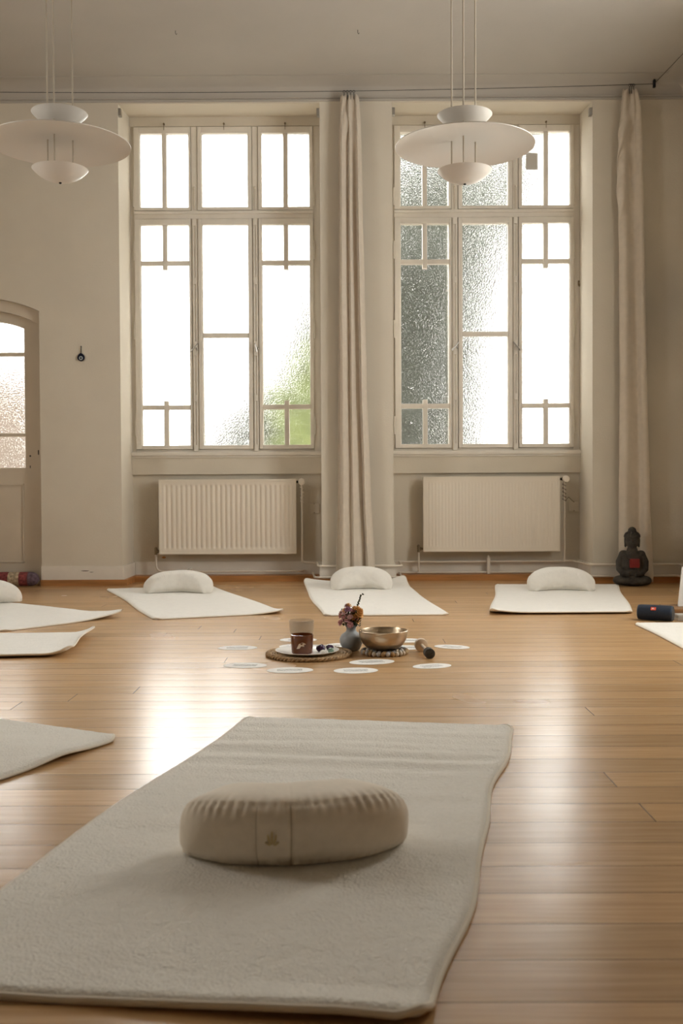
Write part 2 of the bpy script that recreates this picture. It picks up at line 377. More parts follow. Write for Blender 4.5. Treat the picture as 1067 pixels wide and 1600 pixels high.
# cornice: a stepped moulding and a cove, round back and right wall
def cornice_profile():   # (distance from wall, z)
    p = [(0.0, 3.700), (0.012, 3.700), (0.014, 3.712), (0.008, 3.718), (0.020, 3.724), (0.020, 3.738)]
    for k in range(9):
        t = k / 8 * PI / 2; p.append((0.022 + 0.16 * (1 - math.cos(t)), 3.738 + 0.088 * math.sin(t)))
    p.append((0.182, ZC)); p.append((0, ZC)); return p
bm = bmesh.new(); pr = cornice_profile()
rows = []
for (fx, fy) in ((None, 'L'), (None, 'C'), (None, 'R')):
    row = []
    for d, z in pr:
        if fy == 'L': row.append(bm.verts.new((XL, YF - d, z)))
        elif fy == 'C': row.append(bm.verts.new((XR - d, YF - d, z)))
        else: row.append(bm.verts.new((XR - d, YB, z)))
    rows.append(row)
for A, B in zip(rows, rows[1:]):
    for i in range(len(pr)): bm.faces.new((A[i], A[(i + 1) % len(pr)], B[(i + 1) % len(pr)], B[i]))
bm.faces.new(rows[0]); bm.faces.new(rows[-1][::-1])
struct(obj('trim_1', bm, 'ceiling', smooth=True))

# baseboards + stained strips
path = [(XL, YF), (DX0 - 0.02, YF)]
def run(bm, pts, d, z0, z1, bev=0.0):
    for (xa, ya), (xb, yb) in zip(pts, pts[1:]):
        if abs(ya - yb) < 1e-6: box(bm, min(xa, xb) - (0), max(xa, xb) + 0, ya - d, ya, z0, z1)
        else:
            s = -1 if xa > 0 and False else 1
            box(bm, xa, xb, min(ya, yb), max(ya, yb), z0, z1)
def base_run(d, z0, z1, dn=None):
    bm = bmesh.new(); dn = dn or d
    box(bm, XL, DX0, YF - d, YF, z0, z1)
    box(bm, DX1, WX1[0] + d, YF - d, YF, z0, z1); box(bm, WX1[0], WX1[0] + d, YF, YN, z0, z1)
    box(bm, WX1[0] + d, WX1[1] - d, YN + 0.03 - dn, YN + 0.03, z0, z1)
    box(bm, WX1[1] - d, WX1[1], YF, YN + 0.03, z0, z1); box(bm, WX1[1] - d, WX2[0] + d, YF - d, YF, z0, z1)
    box(bm, WX2[0], WX2[0] + d, YF, YN + 0.03, z0, z1)
    box(bm, WX2[0] + d, WX2[1] - d, YN + 0.03 - dn, YN + 0.03, z0, z1)
    box(bm, WX2[1] - d, WX2[1], YF, YN + 0.03, z0, z1); box(bm, WX2[1] - d, XR, YF - d, YF, z0, z1)
    return bm
struct(obj('baseboard_back', base_run(0.018, 0.046, 0.150), 'paint'))
struct(obj('trim_2', base_run(0.042, 0.0, 0.046, 0.17), 'strip'))
bm = bmesh.new(); box(bm, XR - 0.018, XR, YB, YF - 0.018, 0.046, 0.15); struct(obj('baseboard_right', bm, 'paint'))
bm = bmesh.new(); box(bm, XR - 0.042, XR, YB, YF - 0.042, 0.0, 0.046); struct(obj('trim_3', bm, 'strip'))
# chipped paint marks on the skirting left of the first window
for (px, py, w, h) in ((133, 892, 0.06, 0.006), (143, 894, 0.03, 0.004)):
    bm = bmesh.new(); c = W(px, py, YF - 0.0185)
    pts = [(c.x + w / 2 * math.cos(t) * (1 + 0.2 * math.sin(3 * t)), c.z + h / 2 * math.sin(t)) for t in [k * PI / 8 for k in range(16)]]
    prism_y(bm, pts, YF - 0.0190, YF - 0.0178); o = struct(obj('trim_4', bm, 'chip'))

# ================================================================== WINDOWS
def wx(px): return (px - 537) / 192.8
def wz(py): return 0.73 + (766 - py) / 192.8
def build_window(name, dx, kmark):
    t = thing(name, None, None, (dx, YN, 0), kind='structure')
    def X(px): return wx(px)
    fr = bmesh.new(); y0, y1 = 0.03, 0.13
    xa, xb = WX1[0] + 0.0, WX1[1]
    if dx > 0: xa, xb = WX2[0] - dx, WX2[1] - dx
    box(fr, xa, X(213), y0, y1, ZS, 3.68, 0.004); box(fr, X(492), xb, y0, y1, ZS, 3.68, 0.004)
    box(fr, X(213), X(492), y0, y1, wz(201), 3.68, 0.004); box(fr, X(213), X(492), y0, y1, ZS, wz(702), 0.004)
    # mullion posts, transom with mouldings
    for a, b in ((302, 312), (397, 406)):
        box(fr, X(a), X(b), y0 - 0.01, y1, wz(702), wz(201), 0.006)
    box(fr, X(213), X(492), y0 - 0.012, y1, wz(343), wz(331), 0.004)
    box(fr, X(213), X(492), y0 - 0.028, y0 + 0.01, wz(336), wz(331.5), 0.004)
    for a, b in ((209, 216), (299, 315), (394, 409), (489, 500)): box(fr, max(xa, X(a)), min(xb, X(b)), 0.078, y1, ZS, 3.68)
    for a, b in ((204, 196), (346, 328), (708, 699)): box(fr, X(213), X(492), 0.078, y1, wz(a), wz(b))
    obj('window_frame', fr, 'paint', t, smooth=True)
    sb = bmesh.new(); box(sb, xa, xb, -0.028, 0.04, wz(712), wz(706), 0.008); box(sb, xa, xb, -0.012, 0.04, wz(715), wz(712), 0.003)
    obj('window_sill', sb, 'paint', t, smooth=True)
    # sashes: (x0,x1 sash outer, px pane x0,x1, type)
    cols = [(213, 302, 222, 299, 'S'), (312, 397, 318, 391, 'C'), (406, 492, 411, 487, 'S')]
    for (a, b, pa, pb, kind) in cols:
        for (za, zb, qa, qb, row) in ((201, 331, 211.5, 325.5, 'U'), (343, 702, 352.5, 695.5, 'L')):
            s = bmesh.new(); ys0, ys1 = 0.008, 0.075
            e = 0.5
            box(s, X(a + e), X(pa), ys0, ys1, wz(zb - e), wz(za + e), 0.003); box(s, X(pb), X(b - e), ys0, ys1, wz(zb - e), wz(za + e), 0.003)
            box(s, X(pa), X(pb), ys0 + 0.001, ys1, wz(qa), wz(za + e), 0.003); box(s, X(pa), X(pb), ys0 + 0.001, ys1, wz(zb - e), wz(qb), 0.003)
            # glazing bead
            for (u0, u1, w0, w1) in ((pa, pa + 1.2, qa, qb), (pb - 1.2, pb, qa, qb)):
                box(s, X(u0), X(u1), ys0 + 0.012, ys1 - 0.01, wz(w1), wz(w0), 0.0015)
            cx = (pa + pb) / 2
            def hbar(y, w=3.6, x0=pa, x1=pb): box(s, X(x0), X(x1), 0.020, 0.062, wz(y + w), wz(y - w), 0.004)
            def vbar(y0_, y1_, w=3.7): box(s, X(cx - w), X(cx + w), 0.016, 0.064, wz(y1_), wz(y0_), 0.004)
            if kind == 'S':
                if row == 'U': vbar(qa, qb)
                else:
                    vbar(qa, 422); vbar(626, qb); hbar(411.5); hbar(636)
            elif row == 'L': hbar(524)
            so = obj('sash', s, 'paint', t, smooth=True)
            g = bmesh.new(); box(g, X(pa) + 0.001, X(pb) - 0.001, 0.040, 0.045, wz(qb) + 0.001, wz(qa) - 0.001)
            obj('pane', g, 'pane', so)
    # espagnolette rods, knobs and handles on both posts
    for k, pc in enumerate((307, 401.5)):
        rb = bmesh.new()
        for off in (-2.2, 2.2): tube(rb, [(X(pc + off), 0.016, wz(698)), (X(pc + off), 0.016, wz(347))], 0.006, 8)
        for y in (349, 440, 622, 700): box(rb, X(pc - 3.2), X(pc + 3.2), 0.002, 0.024, wz(y + 5), wz(y - 5), 0.003)
        obj('closing_rod', rb, 'paint', t, smooth=True)
        hb = bmesh.new(); box(hb, X(pc - 3), X(pc + 3), 0.002, 0.020, wz(556), wz(534), 0.003)
        obj('handle_plate', hb, 'paint', t, smooth=True)
        hb = bmesh.new(); lean = (1 if (k == 0) else kmark)
        cz = wz(544); cxm = X(pc)
        cyl(hb, (cxm, 0.004, cz), (cxm, -0.030, cz), 0.007)
        tube(hb, [(cxm - 0.030 * lean, -0.030, cz - 0.036), (cxm, -0.034, cz), (cxm + 0.026 * lean, -0.030, cz + 0.032)], 0.006, 8, rads=[0.007, 0.006, 0.005])
        ell(hb, (cxm + 0.018, -0.004, cz - 0.010), (0.006, 0.012, 0.010), n=6)
        obj('handle', hb, 'steel', t, smooth=True)
        ub = bmesh.new(); tube(ub, [(X(pc), 0.012, wz(330)), (X(pc), 0.012, wz(296))], 0.0035, 8); ell(ub, (X(pc), 0.006, wz(296)), (0.008, 0.010, 0.012), n=6)
        obj('latch_rod', ub, 'brass' if False else 'pipe', t, smooth=True)
    for pc in (261, 354, 449):
        cb = bmesh.new(); cyl(cb, (X(pc), 0.03, wz(197)), (X(pc), 0.004, wz(197)), 0.006, 8); ell(cb, (X(pc), 0.0, wz(197.5)), (0.007, 0.007, 0.009), n=6)
        tube(cb, [(X(pc), 0.002, wz(197)), (X(pc), 0.0, wz(207))], 0.0022, 6)
        obj('catch_knob', cb, 'brass', t, smooth=True)
    for side, pc in (('l', 212.5), ('r', 492.5)):
        for y in (310, 393, 516, 666):
            hb = bmesh.new(); tube(hb, [(X(pc), 0.018, wz(y + 14)), (X(pc), 0.018, wz(y - 14))], 0.008, 8)
            obj('hinge', hb, 'paint', t, smooth=True)
    return t
w1 = build_window('window_1', 0.0, -0.25)
w2 = build_window('window_2', 2.10, -1.0)
# paper note stuck on the upper right glass of the second window
bm = bmesh.new(); a = W(821.5, 239, YN + 0.035); b = W(840, 265, YN + 0.035)
box(bm, a.x, b.x, YN + 0.036, YN + 0.0385, b.z, a.z)
tag(obj('paper_note', bm, mat('grey_note_paper', (0.55, 0.53, 0.49), 0.8)), 'small grey square note stuck on the upper right window pane', 'note')
# dead moth-like dry leaf caught by the frame
bm = bmesh.new(); c = W(905, 443, YN)
for k, (dx, dz, rx, rz) in enumerate(((0, 0.018, 0.008, 0.012), (0.004, -0.008, 0.007, 0.015), (-0.003, 0.004, 0.005, 0.02))):
    ell(bm, (c.x + dx, YN + 0.018, c.z + dz), (rx, 0.006, rz), n=6)
tag(obj('dried_leaf', bm, 'brass', smooth=True), 'tiny brown dried leaf caught on the right frame of the right window', 'leaf')

# blackout-blind brackets at the niche corners
for (px, py) in ((192, 173), (497, 173), (614, 172), (919, 172)):
    c = W(px, py, YF); bm = bmesh.new(); sx = 1 if px in (192, 614) else -1
    xe = {192: WX1[0], 497: WX1[1], 614: WX2[0], 919: WX2[1]}[px]
    box(bm, min(xe, xe + sx * 0.022), max(xe, xe + sx * 0.022), YF + 0.002, YF + 0.05, c.z - 0.035, c.z + 0.022, 0.003)
    nm = {192: 'upper left corner of the left window niche', 497: 'upper right corner of the left window niche', 614: 'upper left corner of the right window niche', 919: 'upper right corner of the right window niche'}[px]
    tag(obj('blind_bracket', bm, 'steel', smooth=True), 'small grey metal blind bracket in the ' + nm, 'bracket', 'blind brackets in the window niches')

# ================================================================== DOOR
t = thing('door_1', None, None, (0, 0, 0), kind='structure')
def arch_loop(x0, x1, zb, zs, za, n=16): return [(x0, zb)] + arc_pts(x0, x1, zs, za, n) + [(x1, zb)]
bm = bmesh.new(); fw = 0.035
outer = arch_loop(DX0 + .001, DX1 - .001, 0, DZS - .001, DZA - .001); inner = arch_loop(DX0 + fw, DX1 - fw, 0, DZS - 0.085, DZA - 0.085)
n = len(outer)
A = [[bm.verts.new((x, y, z)) for x, z in ring] for ring in (outer, inner) for y in (YF + 0.045, YF + 0.09)]
o0, o1, i0, i1 = A
for i in range(n - 1):
    j = i + 1
    bm.faces.new((o0[i], o0[j], i0[j], i0[i])); bm.faces.new((o1[i], i1[i], i1[j], o1[j]))
    bm.faces.new((o0[i], o1[i], o1[j], o0[j])); bm.faces.new((i0[i], i0[j], i1[j], i1[i]))
obj('door_frame', bm, 'doorpaint', t)
# leaf
yl0, yl1 = YF + 0.091, YF + 0.131
gx0, gx1 = DX0 + 0.17, W(38.5, 600, yl0).x
zg0 = W(30, 731, yl0).z; zg1 = W(38, 514, yl0).z
bm = bmesh.new()
lx0, lx1 = DX0 + 0.015, DX1 - 0.015
outer = arch_loop(lx0, lx1, 0.0005, DZS - 0.04, DZA - 0.04)
inner = arch_loop(gx0, gx1, zg0, zg1, zg1 + 0.06)
ringprism_y(bm, outer, inner, yl0, yl1)
for py in (553.5, 679.5):
    z = W(30, py, yl0).z; box(bm, gx0, gx1, yl0 - 0.004, yl1, z - 0.013, z + 0.013, 0.003)
zp0 = W(20, 878, yl0).z; zp1 = W(20, 757, yl0).z
# raised panel moulding
pm = [(gx0 - .01, zp0), (gx1 - .02, zp0), (gx1 - .02, zp1), (gx0 - .01, zp1)]
for k in range(4):
    (xa, za), (xb, zb) = pm[k], pm[(k + 1) % 4]
    box(bm, min(xa, xb) - .006, max(xa, xb) + .006, yl0 - 0.008, yl0 + 0.002, min(za, zb) - .006, max(za, zb) + .006, 0.003)
leaf = obj('door_leaf', bm, 'doorpaint', t)
bm = bmesh.new(); prism_y(bm, [(x, z) for x, z in arch_loop(gx0 + .001, gx1 - .001, zg0 + .001, zg1 - .001, zg1 + 0.058)], yl0 + 0.02, yl0 + 0.025)
obj('pane', bm, 'pane', leaf)
bm = bmesh.new(); c = W(47.3, 712.5, yl0); cyl(bm, (c.x, yl0 - 0.001, c.z), (c.x, yl0 + 0.01, c.z), 0.007)
c = W(47.3, 729, yl0); box(bm, c.x - .003, c.x + .003, yl0 - 0.001, yl0 + 0.01, c.z - .012, c.z + .008)
obj('keyhole', bm, 'black', leaf)
bm = bmesh.new(); c = W(61, 707, YF + 0.059); box(bm, c.x - .004, c.x + .004, YF + 0.042, YF + 0.047, c.z - .018, c.z + .018)
obj('strike_plate', bm, 'black', t)
# ================================================================== RADIATORS
def radiator(px0, px1, py0, py1, ribs, depth, label, zt):
    y1 = YN - 0.02; y0 = y1 - 0.10
    a = W(px0, (py0 + py1) / 2, y0); b = W(px1, (py0 + py1) / 2, y0)
    z0, z1 = W((px0 + px1) / 2, py1, y0).z, W((px0 + px1) / 2, py0, y0).z
    t = thing('radiator', label, 'radiator', ((a.x + b.x) / 2, y0, 0), group='panel radiators under the windows')
    w = (b.x - a.x) / 2
    # front panel: rolled rim + pressed ribs
    bm = bmesh.new()
    outer = [(-w, z0), (w, z0), (w, z1), (-w, z1)]; rim = 0.016
    inner = [(-w + rim, z0 + rim), (w - rim, z0 + rim), (w - rim, z1 - rim), (-w + rim, z1 - rim)]
    ringprism_y(bm, outer, inner, 0, 0.022)
    bmesh.ops.bevel(bm, geom=list(bm.edges), offset=0.003, segments=2, affect='EDGES')
    obj('rim', bm, 'radiator', t, smooth=True)
    bm = bmesh.new(); nx = ribs * 10; nz = 14
    ww = w - rim + 0.001; zb0, zb1 = z0 + rim - .001, z1 - rim + .001
    zs = [zb0, zb0 + .02, zb0 + .028, zb0 + .036, zb0 + .044, zb0 + .052] + [zb0 + .052 + (zb1 - zb0 - .104) * k / 4 for k in range(1, 5)] + [zb1 - .044, zb1 - .036, zb1 - .028, zb1 - .02, zb1]
    grid = []
    for z in zs:
        f = min(1, max(0, (min(z - zb0, zb1 - z) - 0.02) / 0.03)); f = f * f * (3 - 2 * f); row = []
        for i in range(nx + 1):
            u = i / nx; x = -ww + 2 * ww * u
            e = min(1, max(0, (min(u, 1 - u) * 2 * ww - 0.004) / 0.01))
            ph = (u * ribs) % 1.0; rr = 0.5 - 0.5 * math.cos(2 * PI * ph); rr = rr ** 0.6
            row.append(bm.verts.new((x, 0.008 - depth * (1 - rr) * -1 * f * e, z)))
        grid.append(row)
    for A, B in zip(grid, grid[1:]):
        for i in range(nx): bm.faces.new((A[i], A[i + 1], B[i + 1], B[i]))
    back = [bm.verts.new(p) for p in ((-ww, 0.03, zb0), (ww, 0.03, zb0), (ww, 0.03, zb1), (-ww, 0.03, zb1))]
    bm.faces.new(back[::-1])
    obj('front_panel', bm, 'radiator', t, smooth=True)
    bm = bmesh.new(); box(bm, -w + .01, w - .01, 0.07, 0.09, z0 + .005, z1 - .005, 0.004)
    for k in range(40):
        x = -w + .03 + (2 * w - .06) * k / 39; box(bm, x - .0006, x + .0006, 0.031, 0.07, z0 + .02, z1 - .02)
    obj('rear_panel', bm, 'radiator', t)
    bm = bmesh.new()
    box(bm, -w + .002, w - .002, 0.022, 0.09, z1 - 0.008, z1 - .001, 0.002)
    obj('top_grille', bm, 'radiator', t)
    for s in (-1, 1):
        bm = bmesh.new(); box(bm, s * w * .8 - .012, s * w * .8 + .012, 0.09, 0.119 + 0.03, z0 + .04, z0 + .40); obj('wall_bracket', bm, 'radiator', t)
    # lower left valve
    bm = bmesh.new(); zv = z0 + 0.024
    cyl(bm, (-w - 0.018, 0.045, zv), (-w + .004, 0.045, zv), 0.009); tube(bm, [(-w - .030, .045, zv), (-w - .012, .045, zv)], .013, 6)
    cyl(bm, (-w - .033, .045, zv - .028), (-w - .033, .045, zv + .028), .012); cyl(bm, (-w - .033, .045, zv + .026), (-w - .033, .045, zv + .034), .008)
    obj('lockshield_valve', bm, 'brass', t, smooth=True)
    # thermostat head, upper right
    zt = z1 - 0.022
    bm = bmesh.new(); cyl(bm, (w - .004, .045, zt), (w + .024, .045, zt), .010); ell(bm, (w + .028, .045, zt), (.014, .014, .014), n=8)
    obj('valve_body', bm, 'black', t, smooth=True)
    bm = bmesh.new()
    pr = [(0, -.052), (.014, -.052), (.021, -.046), (.022, -.02), (.020, 0), (.014, .01), (0, .01)]
    pr = [(a_ * 1.2, b_) for a_, b_ in pr]; lathe(bm, pr, 20); bmesh.ops.transform(bm, matrix=Matrix.Translation((w + .043, .045, zt)) @ Matrix.Rotation(R(-90), 4, 'X'), verts=bm.verts)
    bmesh.ops.transform(bm, matrix=Matrix.Translation((0, -.036, 0)), verts=bm.verts)
    obj('thermostat_head', bm, 'radiator', t, smooth=True)
    return t, y0, z0, z1, a.x, b.x
R1 = radiator(248, 463, 749, 866, 27, 0.012, 'ribbed white radiator under the left window', 0)
R2 = radiator(661, 875, 744.5, 862, 40, 0.0025, 'smoother flat-fronted white radiator under the right window', 0)
def pipe(name, pts, r, m, label, cat='pipe', group=None, b=0.045):
    bm = bmesh.new(); tube(bm, bend(pts, b), r, 10); return tag(obj(name, bm, m, smooth=True), label, cat, group)
yv = R1[1] + .045
zlow = W(350, 893, yv).z
p = pipe('heating_pipe', [(R1[4] - .033, yv, R1[2] - .004), (R1[4] - .033, yv, zlow), (R1[5] + .05, yv, zlow), (R1[5] + .05, YN + .06, zlow)], .008, 'pipe', 'thin white pipe running low beneath the ribbed left radiator', b=.07)
for px in (295,):
    bm = bmesh.new(); c = W(px, 896, yv); 
    for dx in (-.012, .012): box(bm, c.x + dx - .005, c.x + dx + .005, yv - .012, YN + .012, zlow - .038, zlow + .022, .003)
    box(bm, c.x - .016, c.x + .016, yv - .012, yv + .012, zlow - .012, zlow + .012, .003); obj('pipe_clip', bm, 'pipe', p)
yp = YF - 0.018 - 0.026
zA = W(600, 884, yp).z; zB = W(600, 902, yp).z + .002
xv = R1[5] + .043
pipe('heating_pipe', [(xv, R1[1] + .045, R1[3] - .04), (xv, R1[1] + .045, zA), (W(495, 884, 8.2).x, yv, zA), (W(495, 884, 8.2).x + .02, yp, zA), (WX2[0] + .06, yp, zA), (WX2[0] + .06, YN - .03, zA),
     (WX2[1] - .06, YN - .03, zA), (WX2[1] - .035, yp, zA), (XR - .05, yp, zA), (XR - .05, YB + .1, zA)], .0085, 'pipe', 'upper white heating pipe wrapping the pier behind the middle curtain', b=.03)
p = pipe('heating_pipe', [(WX1[1] - .08, YN - .03, zB), (WX1[1] - .055, yp - .01, zB), (WX2[0] + .06, yp - .01, zB), (WX2[0] + .06, YN - .04, zB),
     (WX2[1] - .06, YN - .04, zB), (WX2[1] - .035, yp - .01, zB), (XR - .06, yp - .01, zB), (XR - .06, YB + .1, zB)], .0085, 'pipe', 'lower white heating pipe just above the wooden strip under the right radiator', b=.03)
c = W(763, 890, YN - .04)
bm = bmesh.new(); box(bm, c.x - .012, c.x + .012, YN - .06, YN - .025, zB - .015, zA + .03, .004); cyl(bm, (c.x, YN - .045, zA + .03), (c.x, YN - .045, zA + .05), .008); obj('pipe_clip', bm, 'pipe', p)
pipe('heating_pipe', [(R2[4] - .033, R2[1] + .045, R2[2] - .004), (R2[4] - .033, R2[1] + .045, zB + .01)], .008, 'pipe', 'short white pipe dropping from the left valve of the right radiator')
xv2 = R2[5] + .043
pipe('heating_pipe', [(xv2, R2[1] + .045, R2[3] - .04), (xv2, R2[1] + .045, zA)], .0075, 'pipe', 'slim vertical pipe at the right side of the right radiator')
# twisted thermostat capillaries
def spiral(x, y, z0, z1, r, turns, n=80): return [(x + r * math.cos(2 * PI * turns * k / n), y + r * math.sin(2 * PI * turns * k / n), z0 + (z1 - z0) * k / n) for k in range(n + 1)]
bm = bmesh.new(); tube(bm, spiral(xv, yv, R1[3] - .05, R1[3] - .19, .0135, 5), .003, 6)
tag(obj('thermostat_cable', bm, 'radiator', smooth=True), 'thin cable twisted round the pipe beside the ribbed left radiator', 'cable')
bm = bmesh.new(); yb2 = R2[1] + .045
c1 = W(896, 790, YN + .02)
pts = spiral(xv2, yb2, R2[3] - .05, R2[3] - .20, .0135, 5) + [(xv2 + .02, yb2 + .03, R2[3] - .19), (xv2 + .05, YN + .0, R2[3] - .168), (c1.x, YN + .015, c1.z + .03)]
tube(bm, pts, .003, 6); tag(obj('thermostat_cable', bm, mat('grey_cable', (0.22, .18, .14), .6), smooth=True), 'dark cable twisting from the right radiator to the wall plate', 'cable')
for (px, py, lab) in ((491, 794, 'square cover plate on the wall right of the ribbed radiator'), (896, 791, 'square cover plate on the wall right of the flat-fronted radiator')):
    c = W(px, py, YN + .03); bm = bmesh.new(); box(bm, c.x - .042, c.x + .042, YN + .016, YN + .031, c.z - .042, c.z + .042, .006)
    o = tag(obj('cover_plate', bm, M['wall'], smooth=True), lab, 'wall plate', 'blank cover plates by the radiators')
    bm = bmesh.new()
    bm.free()
    for dz in (-.036, .036):
        bm = bmesh.new(); cyl(bm, (c.x, YN + .017, c.z + dz), (c.x, YN + .013, c.z + dz), .004, 8); obj('screw', bm, 'brass', o)
bm = bmesh.new(); c = W(256, 871, YN + .03)
prism_y(bm, [(c.x + .018 * math.cos(q), c.z + .007 * math.sin(q) * (1.4 if k % 3 == 0 else 1)) for k, q in enumerate([j * PI / 6 for j in range(12)])], YN + .0285, YN + .0305)
struct(obj('trim_5', bm, 'strip'))

# ================================================================== CURTAIN WIRE + CURTAINS
YWR = 7.80
wl = W(-40, 137, YWR); wm = W(527, 142.5, YWR); wr = W(1022, 131, YWR)
def wirez(x):
    # gently sagging through three points
    xs = [(XL + .02, wl.z), (wm.x, wm.z), (wr.x, wr.z)]
    a = 0
    for i, (xi, zi) in enumerate(xs):
        l = zi
        for j, (xj, _) in enumerate(xs):
            if j != i: l *= (x - xj) / (xi - xj)
        a += l
    return a
bm = bmesh.new()
pts = [(x, YWR, wirez(x)) for x in [XL + .01 + (wr.x - XL - .01) * k / 40 for k in range(41)]]
tube(bm, pts, .0022, 6)
e = F(1067, 84, wr.z)
d = (e - Vector((wr.x, YWR, wr.z))); d = d / abs(d.y)
tube(bm, [(wr.x, YWR, wr.z), (wr.x + d.x * 4, YWR + d.y * 4, wr.z)], .0022, 6)
wire = tag(obj('curtain_wire', bm, 'black'), 'thin dark curtain wire stretched under the ceiling along the window wall', 'wire')
bm = bmesh.new(); box(bm, wr.x - .009, wr.x + .009, YWR - .012, YWR + .012, wr.z - .028, wr.z + .028, .003); cyl(bm, (wr.x, YWR, wr.z + .02), (wr.x, YWR, ZC), .004, 8)
obj('corner_bracket', bm, 'black', wire)
# tiny ceiling hooks
for px, py, lab in ((274, 50, 'tiny dark hook in the ceiling above the left window'), (559, 49, 'tiny dark hook in the ceiling above the middle curtain')):
    c = F(px, py, ZC - .01); bm = bmesh.new(); tube(bm, [(c.x, c.y, ZC), (c.x, c.y, ZC - .02), (c.x + .006, c.y, ZC - .028), (c.x + .010, c.y, ZC - .020)], .0018, 6)
    tag(obj('ceiling_hook', bm, 'black'), lab, 'hook', 'ceiling hooks')

def lerp_tab(tab, v):
    if v <= tab[0][0]: return tab[0][1:]
    for a, b in zip(tab, tab[1:]):
        if v <= b[0]:
            t = (v - a[0]) / (b[0] - a[0]); t = t * t * (3 - 2 * t) * .5 + t * .5
            return tuple(p * (1 - t) + q * t for p, q in zip(a[1:], b[1:]))
    return tab[-1][1:]
def curtain(name, label, tab, folds, ycen, amp, seed, wrinkle=None, hooks=()):
    """tab: (py, px_left, px_right) silhouette; folds: (s, width, depth)"""
    root = thing(name, label, 'curtain', (0, 0, 0), group='long cream curtains on the wire')
    cpx = (tab[-1][1] + tab[-1][2]) / 2
    ztop = W(cpx, tab[0][0], ycen).z; zbot = 0.012
    c = W(cpx, 600, ycen).x; root.location = (c, ycen, 0)
    bm = bmesh.new(); nz, ns = 110, 150; g = []
    for i in range(nz + 1):
        f = i / nz; z = ztop + (zbot - ztop) * f
        d = (z - CAMH) / ycen
        py = 765 - d * 1600
        pl, pr = lerp_tab(tab, py); xl = (pl - 537) / 1600 * ycen - c; xr = (pr - 537) / 1600 * ycen - c
        xl += 0; row = []
        open_ = min(1.0, .35 + f * 3)
        for k in range(ns + 1):
            s = k / ns
            x = xl + (xr - xl) * (s + .035 * math.sin(2 * PI * s * folds[0] + seed))
            y = 0
            y += amp * open_ * math.sin(2 * PI * s * folds[0] + seed + .5 * math.sin(f * 3 + seed)) * (.7 + .3 * math.sin(s * 9 + seed))
            y += amp * .22 * math.sin(2 * PI * s * folds[1] + 2.1 * seed + f * 1.2)
            if wrinkle:
                for (wf, ws, wa, wl_) in wrinkle:
                    q = math.exp(-((f - wf) / wl_) ** 2 - ((s - ws) / .22) ** 2)
                    y -= wa * q * math.cos((f - wf) * 70 + (s - ws) * 9)
                    x += wa * .3 * q * math.sin((f - wf) * 60)
            y += .003 * noise.noise(Vector((s * 6, f * 14, seed)))
            row.append(bm.verts.new((x, y, z + (.006 * math.sin(s * 23) if i == 0 else 0))))
        g.append(row)
    for A, B in zip(g, g[1:]):
        for k in range(ns): bm.faces.new((A[k], A[k + 1], B[k + 1], B[k]))
    o = obj('curtain_cloth', bm, 'curtain', root, smooth=False)
    for p_ in o.data.polygons: p_.use_smooth = True
    md = o.modifiers.new('thick', 'SOLIDIFY'); md.thickness = .003; md.offset = 0
    # hem band
    for hx in hooks:
        x = (hx - 537) / 1600 * ycen; zz = wirez(x)
        bm = bmesh.new()
        ring = [(x - c + .009 * math.cos(q), 0, zz + .009 * math.sin(q) - .004) for q in [k * PI / 6 for k in range(12)]]
        tube(bm, [(a_, b_ + (YWR - ycen), c_) for a_, b_, c_ in ring], .0018, 6, closed=True)
        tube(bm, [(x - c, YWR - ycen, zz - .013), (x - c, YWR - ycen, ztop - .03)], .0025, 6)
        obj('curtain_hook', bm, 'black', root)
    return root
curtain('curtain', 'middle cream curtain gathered in front of the pier between the windows',
        [(149, 535, 563), (200, 532, 566), (300, 531, 568), (600, 529.5, 573), (760, 527, 578), (905, 523, 585)], (3, 5), 7.80, .034, 0.6, hooks=(541, 546, 551, 556),
        wrinkle=[(.05, .35, .02, .04)])
curtain('curtain', 'right-hand cream curtain hanging crumpled behind the stone statue',
        [(140, 980, 992), (150, 971, 996), (180, 969, 1001), (240, 963.5, 1003), (300, 963.5, 1004), (400, 967, 1006), (600, 968, 1010), (800, 967, 1016), (905, 966, 1021)], (1.5, 3), 7.80, .030, 2.6,
        wrinkle=[(.10, .15, .035, .03), (.16, .25, .03, .03), (.22, .2, .03, .04), (.05, .5, .02, .03)], hooks=(983, 986, 989))

